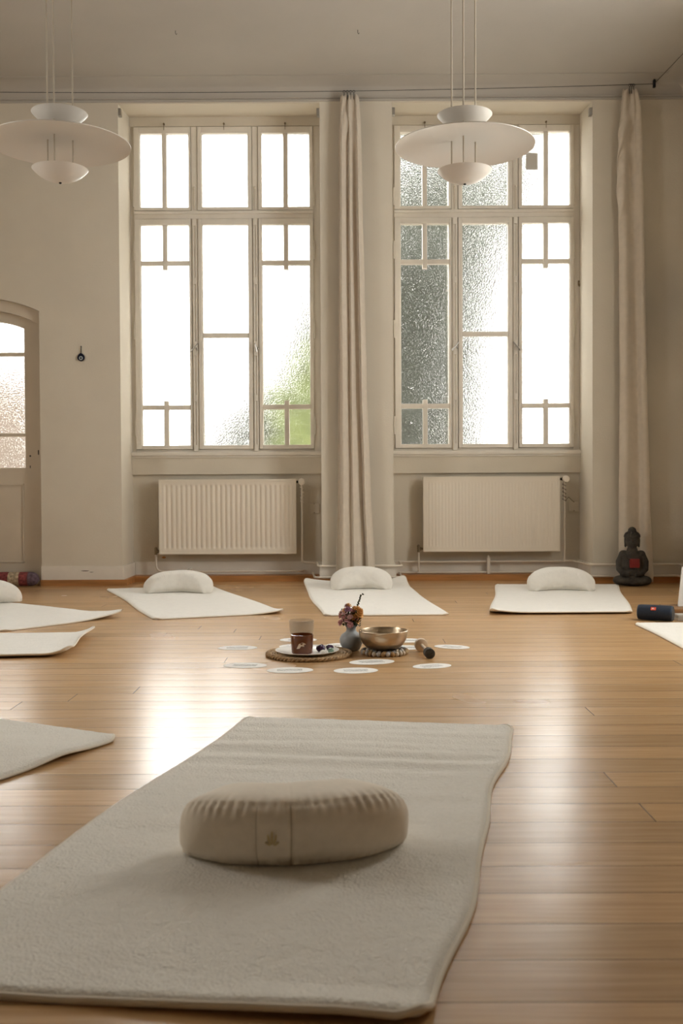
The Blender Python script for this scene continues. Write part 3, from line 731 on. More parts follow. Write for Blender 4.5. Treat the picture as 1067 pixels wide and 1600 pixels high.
# ================================================================== PENDANT LAMPS
def pendant(cx, cy, zd, scale, angs, label):
    t = thing('pendant_lamp', label, 'lamp', (cx, cy, zd), group='three-tier pendant lamps')
    k = scale
    def bowl(z, name):   # shallow dish, open upwards
        bm = bmesh.new(); r = .139 * k; h = .066 * k; n = 12
        Rs = (r * r + h * h) / (2 * h); am_ = math.asin(min(1, r / Rs)); pr = [(Rs * math.sin(am_ * q / n), z - h + Rs * (1 - math.cos(am_ * q / n))) for q in range(n + 1)]
        pr = [(a, b) for a, b in pr]
        inner = [(max(0, a - .003), b + .0035) for a, b in pr[::-1]]; inner[-1] = (0, inner[-1][1]); inner[0] = (r - .003, z)
        lathe(bm, pr + inner, 56); return obj(name, bm, 'lamp', t, smooth=True)
    bowl(.150 * k, 'upper_bowl'); lb = bowl(-.130 * k, 'lower_bowl')
    bm = bmesh.new(); r = .352 * k
    top = [(0, .030), (.10, .029), (.2, .024), (.28, .013), (.335, .001), (.352, -.006)]
    pr = [(a * k, b * k) for a, b in top] + [(.352 * k, (-.010) * k)] + [(max(0, a * k - .001), (b - .005) * k) for a, b in top[::-1][1:]]
    lathe(bm, pr, 96); obj('disc_shade', bm, 'lamp', t, smooth=True)
    bm = bmesh.new(); ell(bm, (0, 0, -.198 * k), (.007, .007, .006), n=8); obj('finial', bm, 'black', t, smooth=True)
    bm = bmesh.new(); lathe(bm, [(0, .029), (.045 * k, .029), (.045 * k, .07 * k), (.03 * k, .075 * k), (0, .075 * k)], 32); obj('lamp_holder', bm, 'lamp', t, smooth=True)
    for a in angs:
        x, y = .066 * k * math.cos(a), .066 * k * math.sin(a)
        bm = bmesh.new(); tube(bm, [(x, y, -.178 * k), (x, y, ZC - zd)], .0042, 8); obj('suspension_cord', bm, 'cable', t, smooth=True)
    bm = bmesh.new(); lathe(bm, [(0, ZC - zd - .001), (.09, ZC - zd - .001), (.088, ZC - zd - .03), (.05, ZC - zd - .045), (0, ZC - zd - .045)], 32); obj('ceiling_rose', bm, 'lamp', t, smooth=True)
    return t
YL = 5.23
c = W(726, 226.5, YL); pendant(c.x, YL, c.z, 1.0, (R(165), R(258), R(28)), 'white three-tier pendant lamp hanging before the right window')
c = W(93.5, 224, 5.2); pendant(c.x, 5.2, c.z, 1.0, (R(168), R(262), R(28)), 'white three-tier pendant lamp hanging at the left edge above the door')

# ================================================================== MATS
def fleece(name, label, C, mk, ripple=lambda u, v: 0.0, lift=lambda u, v: 0.0, edge=lambda v: (0.0, 0.0), th=.014, rc=.05, nu=60, nv=120, grp='fleece mats laid in a circle', bind=.004):
    """C: far-left, far-right, near-right, near-left on the floor. u across, v from far to near"""
    C = [Vector((c[0], c[1], 0)) for c in C]
    ctr = sum(C, Vector()) / 4
    Wd = ((C[1] - C[0]).length + (C[2] - C[3]).length) / 2; Ln = ((C[3] - C[0]).length + (C[2] - C[1]).length) / 2
    root = thing(name, label, 'mat', (ctr.x, ctr.y, 0), group=grp)
    def P(u, v):
        q = (C[0] * (1 - u) + C[1] * u) * (1 - v) + (C[3] * (1 - u) + C[2] * u) * v
        e0, e1 = edge(v); ax = (C[1] - C[0]).normalized(); return q + ax * (e0 * (1 - u) + e1 * u) - ctr
    def row_v(j):   # denser near the ends so the corners round off
        return j
    vs = sorted(set([round(rc / Ln * (1 - math.cos(k * PI / 16)), 6) for k in range(9)] + [rc / Ln + (1 - 2 * rc / Ln) * k / nv for k in range(1, nv)] + [round(1 - rc / Ln * (1 - math.cos(k * PI / 16)), 6) for k in range(9)]))
    us = [k / nu for k in range(nu + 1)]
    bm = bmesh.new(); T, B = [], []
    for v in vs:
        d = min(v, 1 - v) * Ln; ins = 0 if d >= rc else rc - math.sqrt(max(0, rc * rc - (rc - d) ** 2)); ins /= Wd
        rt, rb = [], []
        for u in us:
            uu = ins + (1 - 2 * ins) * u; p = P(uu, v); L_ = lift(uu, v)
            ed = min(uu * Wd, (1 - uu) * Wd, v * Ln, (1 - v) * Ln); rnd = min(1, max(0, ed / .012)) ** .5
            rt.append(bm.verts.new((p.x, p.y, L_ + th * (.55 + .45 * rnd) + ripple(uu, v) * min(1, ed / .03 + .2))))
            rb.append(bm.verts.new((p.x, p.y, L_ + .0005 + (1 - rnd) * .002)))
        T.append(rt); B.append(rb)
    nvv = len(vs)
    for i in range(nvv - 1):
        for k in range(nu):
            bm.faces.new((T[i][k], T[i][k + 1], T[i + 1][k + 1], T[i + 1][k])); bm.faces.new((B[i][k], B[i + 1][k], B[i + 1][k + 1], B[i][k + 1]))
        bm.faces.new((T[i][0], T[i + 1][0], B[i + 1][0], B[i][0])); bm.faces.new((T[i][nu], B[i][nu], B[i + 1][nu], T[i + 1][nu]))
    for k in range(nu):
        bm.faces.new((T[0][k], B[0][k], B[0][k + 1], T[0][k + 1])); bm.faces.new((T[-1][k], T[-1][k + 1], B[-1][k + 1], B[-1][k]))
    loop = [T[0][k].co.copy() for k in range(nu + 1)] + [T[i][nu].co.copy() for i in range(1, nvv)] + [T[-1][k].co.copy() for k in range(nu - 1, -1, -1)] + [T[i][0].co.copy() for i in range(nvv - 2, 0, -1)]
    o = obj('fleece', bm, mk, root)
    for p_ in o.data.polygons: p_.use_smooth = True
    bm = bmesh.new(); lp = [l + Vector((0, 0, -bind * .6)) for l in loop]
    lp2 = [lp[0]]
    for q in lp[1:]:
        if (q - lp2[-1]).length > .004: lp2.append(q)
    tube(bm, lp2, bind, 8, closed=True)
    obj('edge_binding', bm, 'binding', root, smooth=True)
    return root
def nz(x, y, s, k=0): return noise.noise(Vector((x * s, y * s, k)))
# front mat
FL, FR, NR = F(383, 1120, .014), F(799, 1132, .014), F(678, 1597, .008)
NL = NR + (F(0, 1552, .008) - NR).normalized() * .835
def rip1(u, v):
    a = .0046 * math.exp(-((v - .22) / .28) ** 2); w = nz(u * .5, v * 9, 3.0) 
    return a * 1.6 * w + .0012 * nz(u * 40, v * 90, 1.1, 3) + .0018 * nz(u * 14, v * 30, 1, 5) + .0016 * nz(u * 1.2, v * 26, 1, 9) * math.exp(-((v - .3) / .3) ** 2)
fleece('yoga_mat', 'large cream fleece mat in the foreground with a cushion on it', (FL, FR, NR, NL), 'wool', rip1,
       lift=lambda u, v: .012 * max(0, (v - .96) / .04) * max(0, 1 - abs(u - .85) / .5),
       edge=lambda v: (.010 * math.sin(v * 9), .009 * math.sin(v * 10.5 + .4) - .005 * math.sin(v * 22)), th=.016, rc=.045, nu=150, nv=340, bind=.0065)
def small(label, C, lift=lambda u, v: 0.0, mk='woolfar', seed=0, nu=60, nv=110, rc=.045, amp=.0018, th=.012):
    return fleece('yoga_mat', label, C, mk, lambda u, v: amp * nz(u * 9, v * 20, 1, seed) + .4 * amp * nz(u * 40, v * 80, 1, seed), lift, lambda v: (.008 * math.sin(v * 8 + seed), .008 * math.sin(v * 7 + 2 * seed)), th=th, rc=rc, nu=nu, nv=nv, bind=.004)
def corner(u, v, cu, cv, h, r): 
    d = math.hypot((u - cu), (v - cv) * 2.2); return h * max(0, 1 - d / r) ** 2
# left foreground mat (tip shows)
A = F(190, 1155); dW = Vector((-.883, .469, 0)); dL = Vector((-.469, -.883, 0))
A = A + dW * -.005
small('cream fleece mat cut by the left edge, nearest beside the foreground mat', (A + dW * .82, A, A + dL * 1.8, A + dW * .82 + dL * 1.8),
      lambda u, v: .0 + .02 * math.exp(-((v - .14) / .05) ** 2) * max(0, u - .2) * .6, 'wool', 3, 90, 200, rc=.06, amp=.003, th=.015)
# upper left mat
A = F(196, 963.5); dW = Vector((-.62, -.785, 0)); dL = Vector((-.785, .62, 0))
small('white fleece mat at the left edge with a cushion partly cut off', (A + dW * .80 + dL * 1.75, A + dL * 1.75, A, A + dW * .80),
      lambda u, v: corner(u, v, 1, 1, .035, .5), seed=5)
# middle left mat, long side towards the viewer
small('bare white fleece mat at the left edge, its near corner curled', (F(-335, 1003).xy.to_3d() if False else Vector((-3.0, 5.12, 0)), F(147, 990.5), F(108, 1027), Vector((-2.95, 4.31, 0))),
      lambda u, v: .035 * max(0, (u - .93) / .07) ** 2 + .012 * max(0, (v - .9) / .1) ** 2, seed=7)
# back left
small('white fleece mat under the ribbed radiator at the back left', (F(168, 922), F(334, 918), F(446, 959), F(241, 969)), lambda u, v: corner(u, v, 1, 1, .02, .35), seed=11)
# back middle
small('white fleece mat in front of the middle curtain', (F(474, 916), F(632, 913.5), F(700, 961.5), F(505, 963)), lambda u, v: corner(u, v, 0, 0, .035, .5) + corner(u, v, 1, 0, .05, .35) + .022 * max(0, 1 - v / .06) ** 2, seed=13)
# back right
small('white fleece mat under the flat-fronted radiator at the back right', (F(776, 915), F(965, 915), F(988, 959.5), F(766, 961)), lambda u, v: corner(u, v, 0, 1, .02, .3) + .01 * max(0, (v - .95) / .05), seed=17)
# right edge
A = F(990, 976)
small('bare white fleece mat at the right edge beside the round loudspeaker', (A, A + Vector((.86, .02, 0)), A + Vector((.84, -1.8, 0)), A + Vector((-.02, -1.8, 0))), seed=19)

# ================================================================== CUSHIONS
def cushion(label, loc, rz, mk, Rc=.215, T=R(60), hw=.095, H=.145, he=.62, sq=2.7, ee=3.0, gath=.0017, gf=235, detail=True, seam=None, logo=False, nt=260, ns=72, tilt=0, flat=.42):
    """crescent: convex side towards -Y before rz"""
    t = thing('meditation_cushion', label, 'cushion', loc, rz, group='crescent meditation cushions')
    sd = loc[0] * 7.3 + 1
    def surf(u, a):
        ang = u * T; e = ee; sc = max(0.0, 1 - abs(u) ** e) ** (1 / e)
        # cross-section (superellipse): a=0 outer side, pi/2 top
        ca, sa = math.cos(a), math.sin(a); p = 2 / sq
        rx = math.copysign(abs(ca) ** p, ca); rz_ = math.copysign(abs(sa) ** p, sa)
        w = hw * (.50 + .50 * sc) * (sc ** .55); h = H / 2 * (.62 + .38 * sc) * (sc ** he)
        # gathers radiating from the piping on both rims
        tt = u * T * Rc
        gat = 0
        if detail:
            for cen, side in ((PI * .27, 1), (-PI * .27, .35), (PI * .73, .8), (-PI * .73, .35)):
                q = math.exp(-(((a - cen) + PI) % (2 * PI) - PI) ** 2 / .10)
                gat += side * q * (.5 + .9 * abs(nz(tt * 22, cen, 1, sd))) * math.sin(tt * gf + 3 * nz(tt * 9, cen, 1, sd))
            gat *= gath
            # seam line along the rims: a groove
            for cen in (PI * .27, -PI * .27):
                q = (((a - cen) + PI) % (2 * PI) - PI); gat -= .0030 * math.exp(-(q / .05) ** 2)
            if seam is not None and ca > 0:
                for s_, dp in seam: gat -= dp * math.exp(-((tt - s_) / .0022) ** 2) * (1 if abs(a) < PI * .27 else .3)
            gat += .0035 * nz(tt * 14, a * 2.0, 1, sd + 4)
        k = 1 + gat / hw
        r = Rc + rx * w * k; z = H / 2 * (1 if flat else 1) + rz_ * h * k
        z = z - H / 2 + h * 1.0 + (0)          # sits on its underside
        if z < .012: z = .012 * (z / .012) ** 2 * .5 + .0 if z > 0 else 0
        return Vector((r * math.sin(ang), -(r * math.cos(ang)) + Rc * .86, z))
    bm = bmesh.new(); rings = []
    for i in range(nt + 1):
        u = -1 + 2 * i / nt; u = math.sin(u * PI / 2) * .55 + u * .45
        if i in (0, nt):
            rings.append([bm.verts.new(surf(u * .99999, 0))]); continue
        rings.append([bm.verts.new(surf(u, 2 * PI * k / ns - PI)) for k in range(ns)])
    for A, B in zip(rings, rings[1:]):
        for k in range(ns):
            k2 = (k + 1) % ns
            if len(A) == 1: bm.faces.new((A[0], B[k], B[k2]))
            elif len(B) == 1: bm.faces.new((A[k], B[0], A[k2]))
            else: bm.faces.new((A[k], B[k], B[k2], A[k2]))
    o = obj('cover', bm, mk, t)
    for p_ in o.data.polygons: p_.use_smooth = True
    if seam:
        for s_, dp in seam:
            u = s_ / (T * Rc); bm = bmesh.new(); pts = []
            for k in range(25):
                a_ = -PI * .30 + PI * .57 * k / 24; p_ = surf(u, a_); pts.append(p_ + Vector((math.sin(u * T), -math.cos(u * T), 0)) * .0004)
            tube(bm, pts, .0011 if dp > .003 else .0006, 6)
            obj('seam', bm, 'seam', t, smooth=True)
    if logo:
        bm = bmesh.new(); t0, z0 = logo
        def sp(dt, dz):
            u = (t0 + dt) / (T * (Rc + hw)); p_ = surf(u, dz); n_ = Vector((math.sin(u * T), -math.cos(u * T), 0)); return p_ + n_ * .0012
        for (ang_, ln, wd) in ((0, .017, .0042), (28, .014, .0036), (-28, .014, .0036), (56, .012, .0030), (-56, .012, .0030)):
            c_, s_ = math.cos(R(ang_)), math.sin(R(ang_)); lp = []
            for k in range(14):
                q = k / 13 * 2 * PI; al = ln * (.5 - .5 * math.cos(q / 1)) ; wl = wd * math.sin(q) 
                x_ = s_ * (al + .004) + c_ * wl * .55; z_ = c_ * (al + .004) - s_ * wl * .55
                lp.append(sp(x_, z0 + z_ / (H / 2) * .62))
            vs_ = [bm.verts.new(p_) for p_ in lp[:-1]]
            try: bm.faces.new(vs_)
            except ValueError: pass
        bmesh.ops.remove_doubles(bm, verts=bm.verts, dist=1e-6)
        lo = obj('lotus_emblem', bm, 'gold', t, label='gold embroidered lotus emblem')
        md = lo.modifiers.new('thick', 'SOLIDIFY'); md.thickness = .0012; md.offset = 1
    return t
MT = .0125
c = F(461, 1296)
cushion('large beige crescent cushion with gold lotus emblem in the foreground', (c.x + .006, c.y - .148, .0160), R(7), 'linen', Rc=.31, T=R(39.5), hw=.097, H=.130, he=.30, sq=3.1, ee=3.8, gath=.0024, gf=400, seam=((-.012, .0045), (-.063, .002)), logo=(-.052, -.12))
c = F(281, 927.5); cushion('white crescent cushion on the mat at the back left', (c.x, c.y, MT), R(180 - 3), 'linenfar', H=.150, Rc=.24, he=.80, ee=2.6, T=R(63), gath=.0012, gf=330)
c = F(564, 922); cushion('white crescent cushion on the mat before the middle curtain', (c.x, c.y, MT), R(180 + 4), 'linenfar', H=.158, Rc=.215, he=.80, ee=2.6, T=R(63), gath=.0012, gf=330)
c = F(875, 924); cushion('white crescent cushion on the mat at the back right', (c.x, c.y, MT), R(180 - 3), 'linenfar', H=.158, Rc=.23, he=.80, ee=2.6, T=R(63), gath=.0012, gf=330)
c = F(-20, 946); cushion('white crescent cushion cut off by the left edge of the picture', (c.x, c.y, MT), R(180 + 55), 'linenfar', H=.150, he=.80, ee=2.6, T=R(63), gath=.0012, gf=330)

# ================================================================== CENTREPIECE
# woven rope mat
c = F(482.5, 1024); CX = c.copy(); th = .009
t = thing('rope_mat', 'round braided seagrass mat under the white plate', 'mat', (c.x, c.y, 0))
bm = bmesh.new(); pts = []
N = 1400; r0, r1 = .012, .176; turns = 12
for k in range(N + 1):
    f = k / N; a = f * turns * 2 * PI; r = r0 + (r1 - r0) * f; pts.append((r * math.cos(a), r * math.sin(a), .0075))
tube(bm, pts, .0073, 6); obj('coiled_rope', bm, 'rope', t, smooth=True)
bm = bmesh.new()
for s in range(2):
    pts = [((.182 + .0045 * math.cos(a * 30 + s * PI)) * math.cos(a), (.182 + .0045 * math.cos(a * 30 + s * PI)) * math.sin(a), .009 + .0045 * math.sin(a * 30 + s * PI)) for a in [k * 2 * PI / 480 for k in range(480)]]
    tube(bm, pts, .0055, 6, closed=True)
obj('braided_edge', bm, 'rope', t, smooth=True)
# plate
cp = F(480, 1020, .016)
bm = bmesh.new(); lathe(bm, [(0, 0), (.085, 0), (.10, .003), (.138, .013), (.140, .0155), (.137, .016), (.10, .0075), (.085, .005), (0, .005)], 72)
o = tag(place(obj('plate', bm, 'ceramic', smooth=True), (cp.x, cp.y, .0155)), 'white round plate on the braided mat', 'plate')
zpl = .0155 + .0055
# amber tealight glass
ca = F(472.5, 1018, zpl)
t = thing('candle_glass', 'small brown amber glass with a leaf print standing on the plate', 'candle', (ca.x, ca.y - .040, zpl))
bm = bmesh.new(); r = .050; h = .081
lathe(bm, [(0, 0), (r * .86, 0), (r * .92, .004), (r, h), (r - .0035, h + .001), (r * .9 - .003, .012), (0, .012)], 40); obj('glass', bm, 'amber', t, smooth=True)
bm = bmesh.new(); lathe(bm, [(0, .0125), (r * .85, .0125), (r * .9, .040), (0, .041)], 32); obj('wax', bm, mat('brown_wax', (.12, .035, .012), .4), t, smooth=True)
bm = bmesh.new()
lp = [(-.024, .024), (-.012, .046), (.004, .052), (.012, .050), (.020, .044), (.010, .042), (.012, .034), (-.002, .036), (-.010, .026)]
vs_ = []
for x, z in lp:
    a = x / r - PI / 2; rr = r * (.92 + .08 * z / h) + .0008; vs_.append(bm.verts.new((rr * math.cos(a), rr * math.sin(a), z)))
bm.faces.new(vs_); lo = obj('leaf_print', bm, mat('pale_print', (.70, .58, .45), .6), t, label='pale leaf-shaped print'); md = lo.modifiers.new('t', 'SOLIDIFY'); md.thickness = .0006
# smoked glass behind the plate
cs = F(470.5, 1006)
bm = bmesh.new(); h = .106
lathe(bm, [(0, 0), (.042, 0), (.046, .004), (.056, .05), (.0595, .08), (.0605, h), (.0575, h + .001), (.0565, .08), (.053, .05), (.043, .010), (0, .010)], 48)
tag(place(obj('hurricane_glass', bm, 'smoke', smooth=True), (cs.x, cs.y + .050, 0.0)), 'tall smoky crackled glass behind the amber candle glass', 'glass')
# crystals
def rock(label, px, py, r, m, seed, name='crystal'):
    c = F(px, py, zpl + .004); bm = bmesh.new(); bmesh.ops.create_icosphere(bm, subdivisions=3, radius=1)
    for v in bm.verts:
        n = v.co.normalized(); k = 1 + .28 * noise.noise(n * 1.7 + Vector((seed, 0, 0))) + (.12 * noise.noise(n * 5 + Vector((seed, 3, 0))))
        v.co = Vector((n.x * r[0] * k, n.y * r[1] * k, n.z * r[2] * k))
    mz = min(v.co.z for v in bm.verts)
    return tag(place(obj(name, bm, m), (c.x, c.y, zpl - mz + .0005)), label, 'stone', 'crystals on the plate')
am = mat('amethyst', (.045, .02, .06), .25, noise_amt=.8, noise_scale=60); mg = mat('green_fluorite', (.20, .30, .24), .3, noise_amt=.3, noise_scale=60)
rock('dark purple amethyst cluster on the plate', 500.5, 1017.5, (.021, .016, .015), am, 3)
rock('pale grey-white quartz lying in front on the plate', 506.5, 1022, (.018, .012, .011), M['ceramic'], 9)
rock('small green stone at the right on the plate', 517, 1020, (.013, .012, .013), mg, 14)
rock('dark purple chunk behind the green stone', 515, 1014.5, (.017, .013, .011), am, 21)
rock('small white shell-like stone at the back on the plate', 508.5, 1012.5, (.012, .010, .009), M['ceramic'], 25)
# vase with dried flowers
cv = F(547.5, 1017)
t = thing('vase', 'blue-grey ceramic bud vase holding dried flowers', 'vase', (cv.x + .004, cv.y + .020, 0))
pr = [(0, 0), (.030, 0), (.040, .006), (.0515, .032), (.0525, .055), (.044, .072), (.026, .084), (.0215, .094), (.023, .105), (.030, .113), (.0275, .114), (.020, .105), (.018, .094), (.018, .060), (0, .055)]
bm = bmesh.new(); lathe(bm, pr, 48); obj('vase_body', bm, 'vase', t, smooth=True)
t = thing('flower_bouquet', 'small bouquet of dried pink and orange flowers in the vase', 'flowers', (cv.x + .004, cv.y + .020, .075))
bm = bmesh.new(); rnd = random.Random(4); heads = []
for k in range(42):
    a = rnd.uniform(0, 2 * PI); rr = rnd.uniform(.008, .050); z = rnd.uniform(.060, .130) - rr * .35
    p_ = Vector((rr * math.cos(a), rr * math.sin(a) * .8, z)); heads.append(p_)
    tube(bm, [(.006 * math.cos(a), .006 * math.sin(a), -.01), tuple(p_ * .5 + Vector((0, 0, .012))), tuple(p_)], .0012, 5)
tube(bm, [(0, 0, 0), (.02, 0, .08), (.034, 0, .150), (.052, 0, .182)], .0014, 5)
obj('stems', bm, mat('dark_stem', (.05, .055, .03), .8), t)
cols = [mat('dried_pink', (.62, .33, .33), .8), mat('dusty_rose', (.70, .45, .42), .8), mat('dried_orange', (.72, .40, .14), .8), mat('dried_mauve', (.33, .17, .24), .8)]
def flower(p_, r, m, petals=9):
    bm = bmesh.new(); out = (p_ - Vector((0, 0, .03))).normalized()
    rot = out.to_track_quat('Z', 'Y').to_matrix().to_4x4()
    for lay in range(3):
        n_ = petals - lay * 2
        for k in range(n_):
            a = 2 * PI * k / n_ + lay * .4; el = R(12 + lay * 28)
            m4 = Matrix.Translation(p_) @ rot @ Matrix.Rotation(a, 4, 'Z') @ Matrix.Rotation(-el, 4, 'Y') @ Matrix.Translation((r * .55, 0, 0)) @ Matrix.Diagonal((r * .5, r * .26, r * .09, 1))
            bmesh.ops.create_uvsphere(bm, u_segments=6, v_segments=4, radius=1, matrix=m4)
    obj('flower_head', bm, m, t, smooth=True)
for k, p_ in enumerate(heads):
    side = 2 if (p_.x > .012 and rnd.random() < .75) else (3 if p_.z > .11 and rnd.random() < .5 else rnd.choice((0, 1, 0, 1, 2)))
    flower(p_, rnd.uniform(.012, .020), cols[side])
flower(Vector((.034, -.02, .085)), .024, cols[2], 11); flower(Vector((-.028, -.02, .095)), .017, cols[1]); flower(Vector((-.005, -.03, .078)), .016, cols[1])
bm = bmesh.new()
for k in range(220):
    a = rnd.uniform(0, 2 * PI); rr = rnd.uniform(.01, .045); z = rnd.uniform(.035, .110); c_ = Vector((rr * math.cos(a), rr * math.sin(a) * .8, z)); s_ = rnd.uniform(.005, .010)
    ell(bm, c_, (s_ * .35, s_ * .15, s_), Matrix.Rotation(rnd.uniform(-1, 1), 4, 'X') @ Matrix.Rotation(rnd.uniform(-1.2, 1.2), 4, 'Y'), n=4)
for k in range(16):
    f = k / 15; c_ = Vector((.020 + .030 * f, 0, .09 + .09 * f)) + Vector((rnd.uniform(-.006, .006), 0, 0)); ell(bm, c_, (.0035, .0025, .006), Matrix.Rotation(rnd.uniform(-1, 1), 4, 'Y'), n=4)
obj('greenery', bm, mat('dried_greenery', (.06, .07, .03), .85), t, kind='stuff', label='small dark green leaves and a sprig')
# felt-ball trivet
ct = F(601, 1021.5)
t = thing('felt_ball_trivet', 'round trivet of beige and grey felt balls under the brass bowl', 'trivet', (ct.x, ct.y, 0))
fm = [mat('felt_' + n_, c_, .95, noise_amt=.15, noise_scale=120, bump=.4, bump_scale=250) for n_, c_ in (('sand', (.46, .33, .19)), ('cream', (.62, .54, .44)), ('grey', (.27, .26, .26)), ('ochre', (.42, .26, .12)), ('taupe', (.36, .28, .21)), ('lightgrey', (.48, .46, .44)))]
proto = {}
rnd = random.Random(9)
for ring, (rr, n_) in enumerate(((.098, 30), (.076, 23), (.054, 16), (.032, 9))):
    for k in range(n_):
        a = 2 * PI * k / n_; ci = rnd.randrange(6)
        if ci not in proto:
            bm = bmesh.new(); ell(bm, (0, 0, 0), (.0098, .0098, .0115), n=8); o = obj('felt_ball', bm, fm[ci], t, smooth=True); proto[ci] = o
        else:
            o = proto[ci].copy(); COL.objects.link(o); o.parent = t
        o.location = (rr * math.cos(a), rr * math.sin(a), .0118)
# singing bowl
cb = F(599.5, 1016, .023)
t_ = .0225
bm = bmesh.new(); ro = .1085; hb = .080; pr = [(0, 0)]
for k in range(1, 15):
    q = k / 14; rr = .045 + (ro - .045) * math.sin(q * PI / 2) ** .85 if k > 1 else .045; pr.append((rr, hb * (1 - math.cos(q * PI / 2)) ** .9 if k > 1 else 0.0005))
pr[-1] = (ro, hb); pr.append((ro + .0012, hb + .002)); pr.append((ro - .002, hb + .0035))
inn = [(max(0, a - .0045), b + .004) for a, b in pr[1:-3]][::-1]
pr += inn + [(0, .0045)]
lathe(bm, pr, 96); tag(place(obj('singing_bowl', bm, 'bronze', smooth=True), (cb.x, ct.y, t_)), 'brass singing bowl resting on the felt-ball trivet', 'bowl')
# striker
c1 = F(658, 1018); c2 = F(671, 1029)
t = thing('bowl_mallet', 'wooden mallet with dark felt tip lying right of the bowl', 'mallet', (0, 0, 0))
r1, r2 = .0295, .0225
P1 = Vector((c1.x, c1.y, r1)); P2 = Vector((c2.x, c2.y, r2)); dv = (P2 - P1).normalized()
bm = bmesh.new(); tube(bm, [P1 - dv * .016, P1 - dv * .013, P1 + dv * .013, P1 + dv * .016], r1, 32, rads=[r1 * .85, r1, r1, r1 * .88]); obj('wooden_disc', bm, 'beech', t, smooth=True)
bm = bmesh.new(); tube(bm, [P1, P2], .0085, 16); obj('handle', bm, 'beech', t, smooth=True)
bm = bmesh.new(); tube(bm, [P2 - dv * .03, P2 - dv * .028, P2 + dv * .010, P2 + dv * .013], r2, 32, rads=[r2 * .8, r2, r2, r2 * .8]); obj('felt_tip', bm, 'felt', t, smooth=True)
# oval cards
cards = [(371, 1012.5, 62, 2, 'white oval card left of the smoky glass, far left of its row'), (383, 1040, 68, -4, 'white oval card at the far left front'),
         (453, 1047.5, 73, 3, 'white oval card in front of the braided mat'), (556, 1048, 70, 6, 'frontmost white oval card below the bowl'),
         (581, 1034.5, 60, 16, 'white oval card directly in front of the felt-ball trivet'), (675, 1041, 46, 24, 'white oval card in front of the wooden mallet'),
         (706, 1011, 46, -28, 'white oval card right of the wooden mallet'), (466, 1000, 58, -3, 'white oval card behind the smoky glass'),
         (462, 1010, 52, 6, 'white oval card showing just left of the smoky glass above the plate'), (532, 1008.5, 44, 3, 'white oval card peeking out left of the vase'),
         (634, 1001, 60, -6, 'white oval card behind the bowl, farther one'), (634, 1012, 56, -4, 'white oval card behind the bowl, nearer one')]
for i, (px, py, w, rz, lab) in enumerate(cards):
    c = F(px, py); k = w / 1600 * c.y
    ax = k / 2 if abs(rz) < 15 else .098
    ay = .066
    if w < 50 and abs(rz) >= 15: ax, ay = .085, .058
    bm = bmesh.new(); n_ = 48
    top = [bm.verts.new((ax * math.cos(2 * PI * q / n_), ay * math.sin(2 * PI * q / n_), .0012)) for q in range(n_)]
    bot = [bm.verts.new((v.co.x, v.co.y, .0003)) for v in top]; bm.faces.new(top); bm.faces.new(bot[::-1])
    for q in range(n_): bm.faces.new((top[q], bot[q], bot[(q + 1) % n_], top[(q + 1) % n_]))
    root = tag(place(obj('oval_card', bm, 'paper'), (c.x, c.y, 0.0002), R(rz)), lab, 'card', 'oval cards around the centrepiece')
    bm = bmesh.new(); rn = random.Random(i + 3)
    for ln in (-1, 0, 1):
        x = -ax * .55; pts = []
        while x < ax * .55:
            pts.append((x, ln * .018 + .006 * math.sin(x * 400 + rn.random() * 4) * rn.uniform(.3, 1), .0014)); x += .0035
        tube(bm, pts, .0006, 4)
    obj('handwriting', bm, 'ink', root)

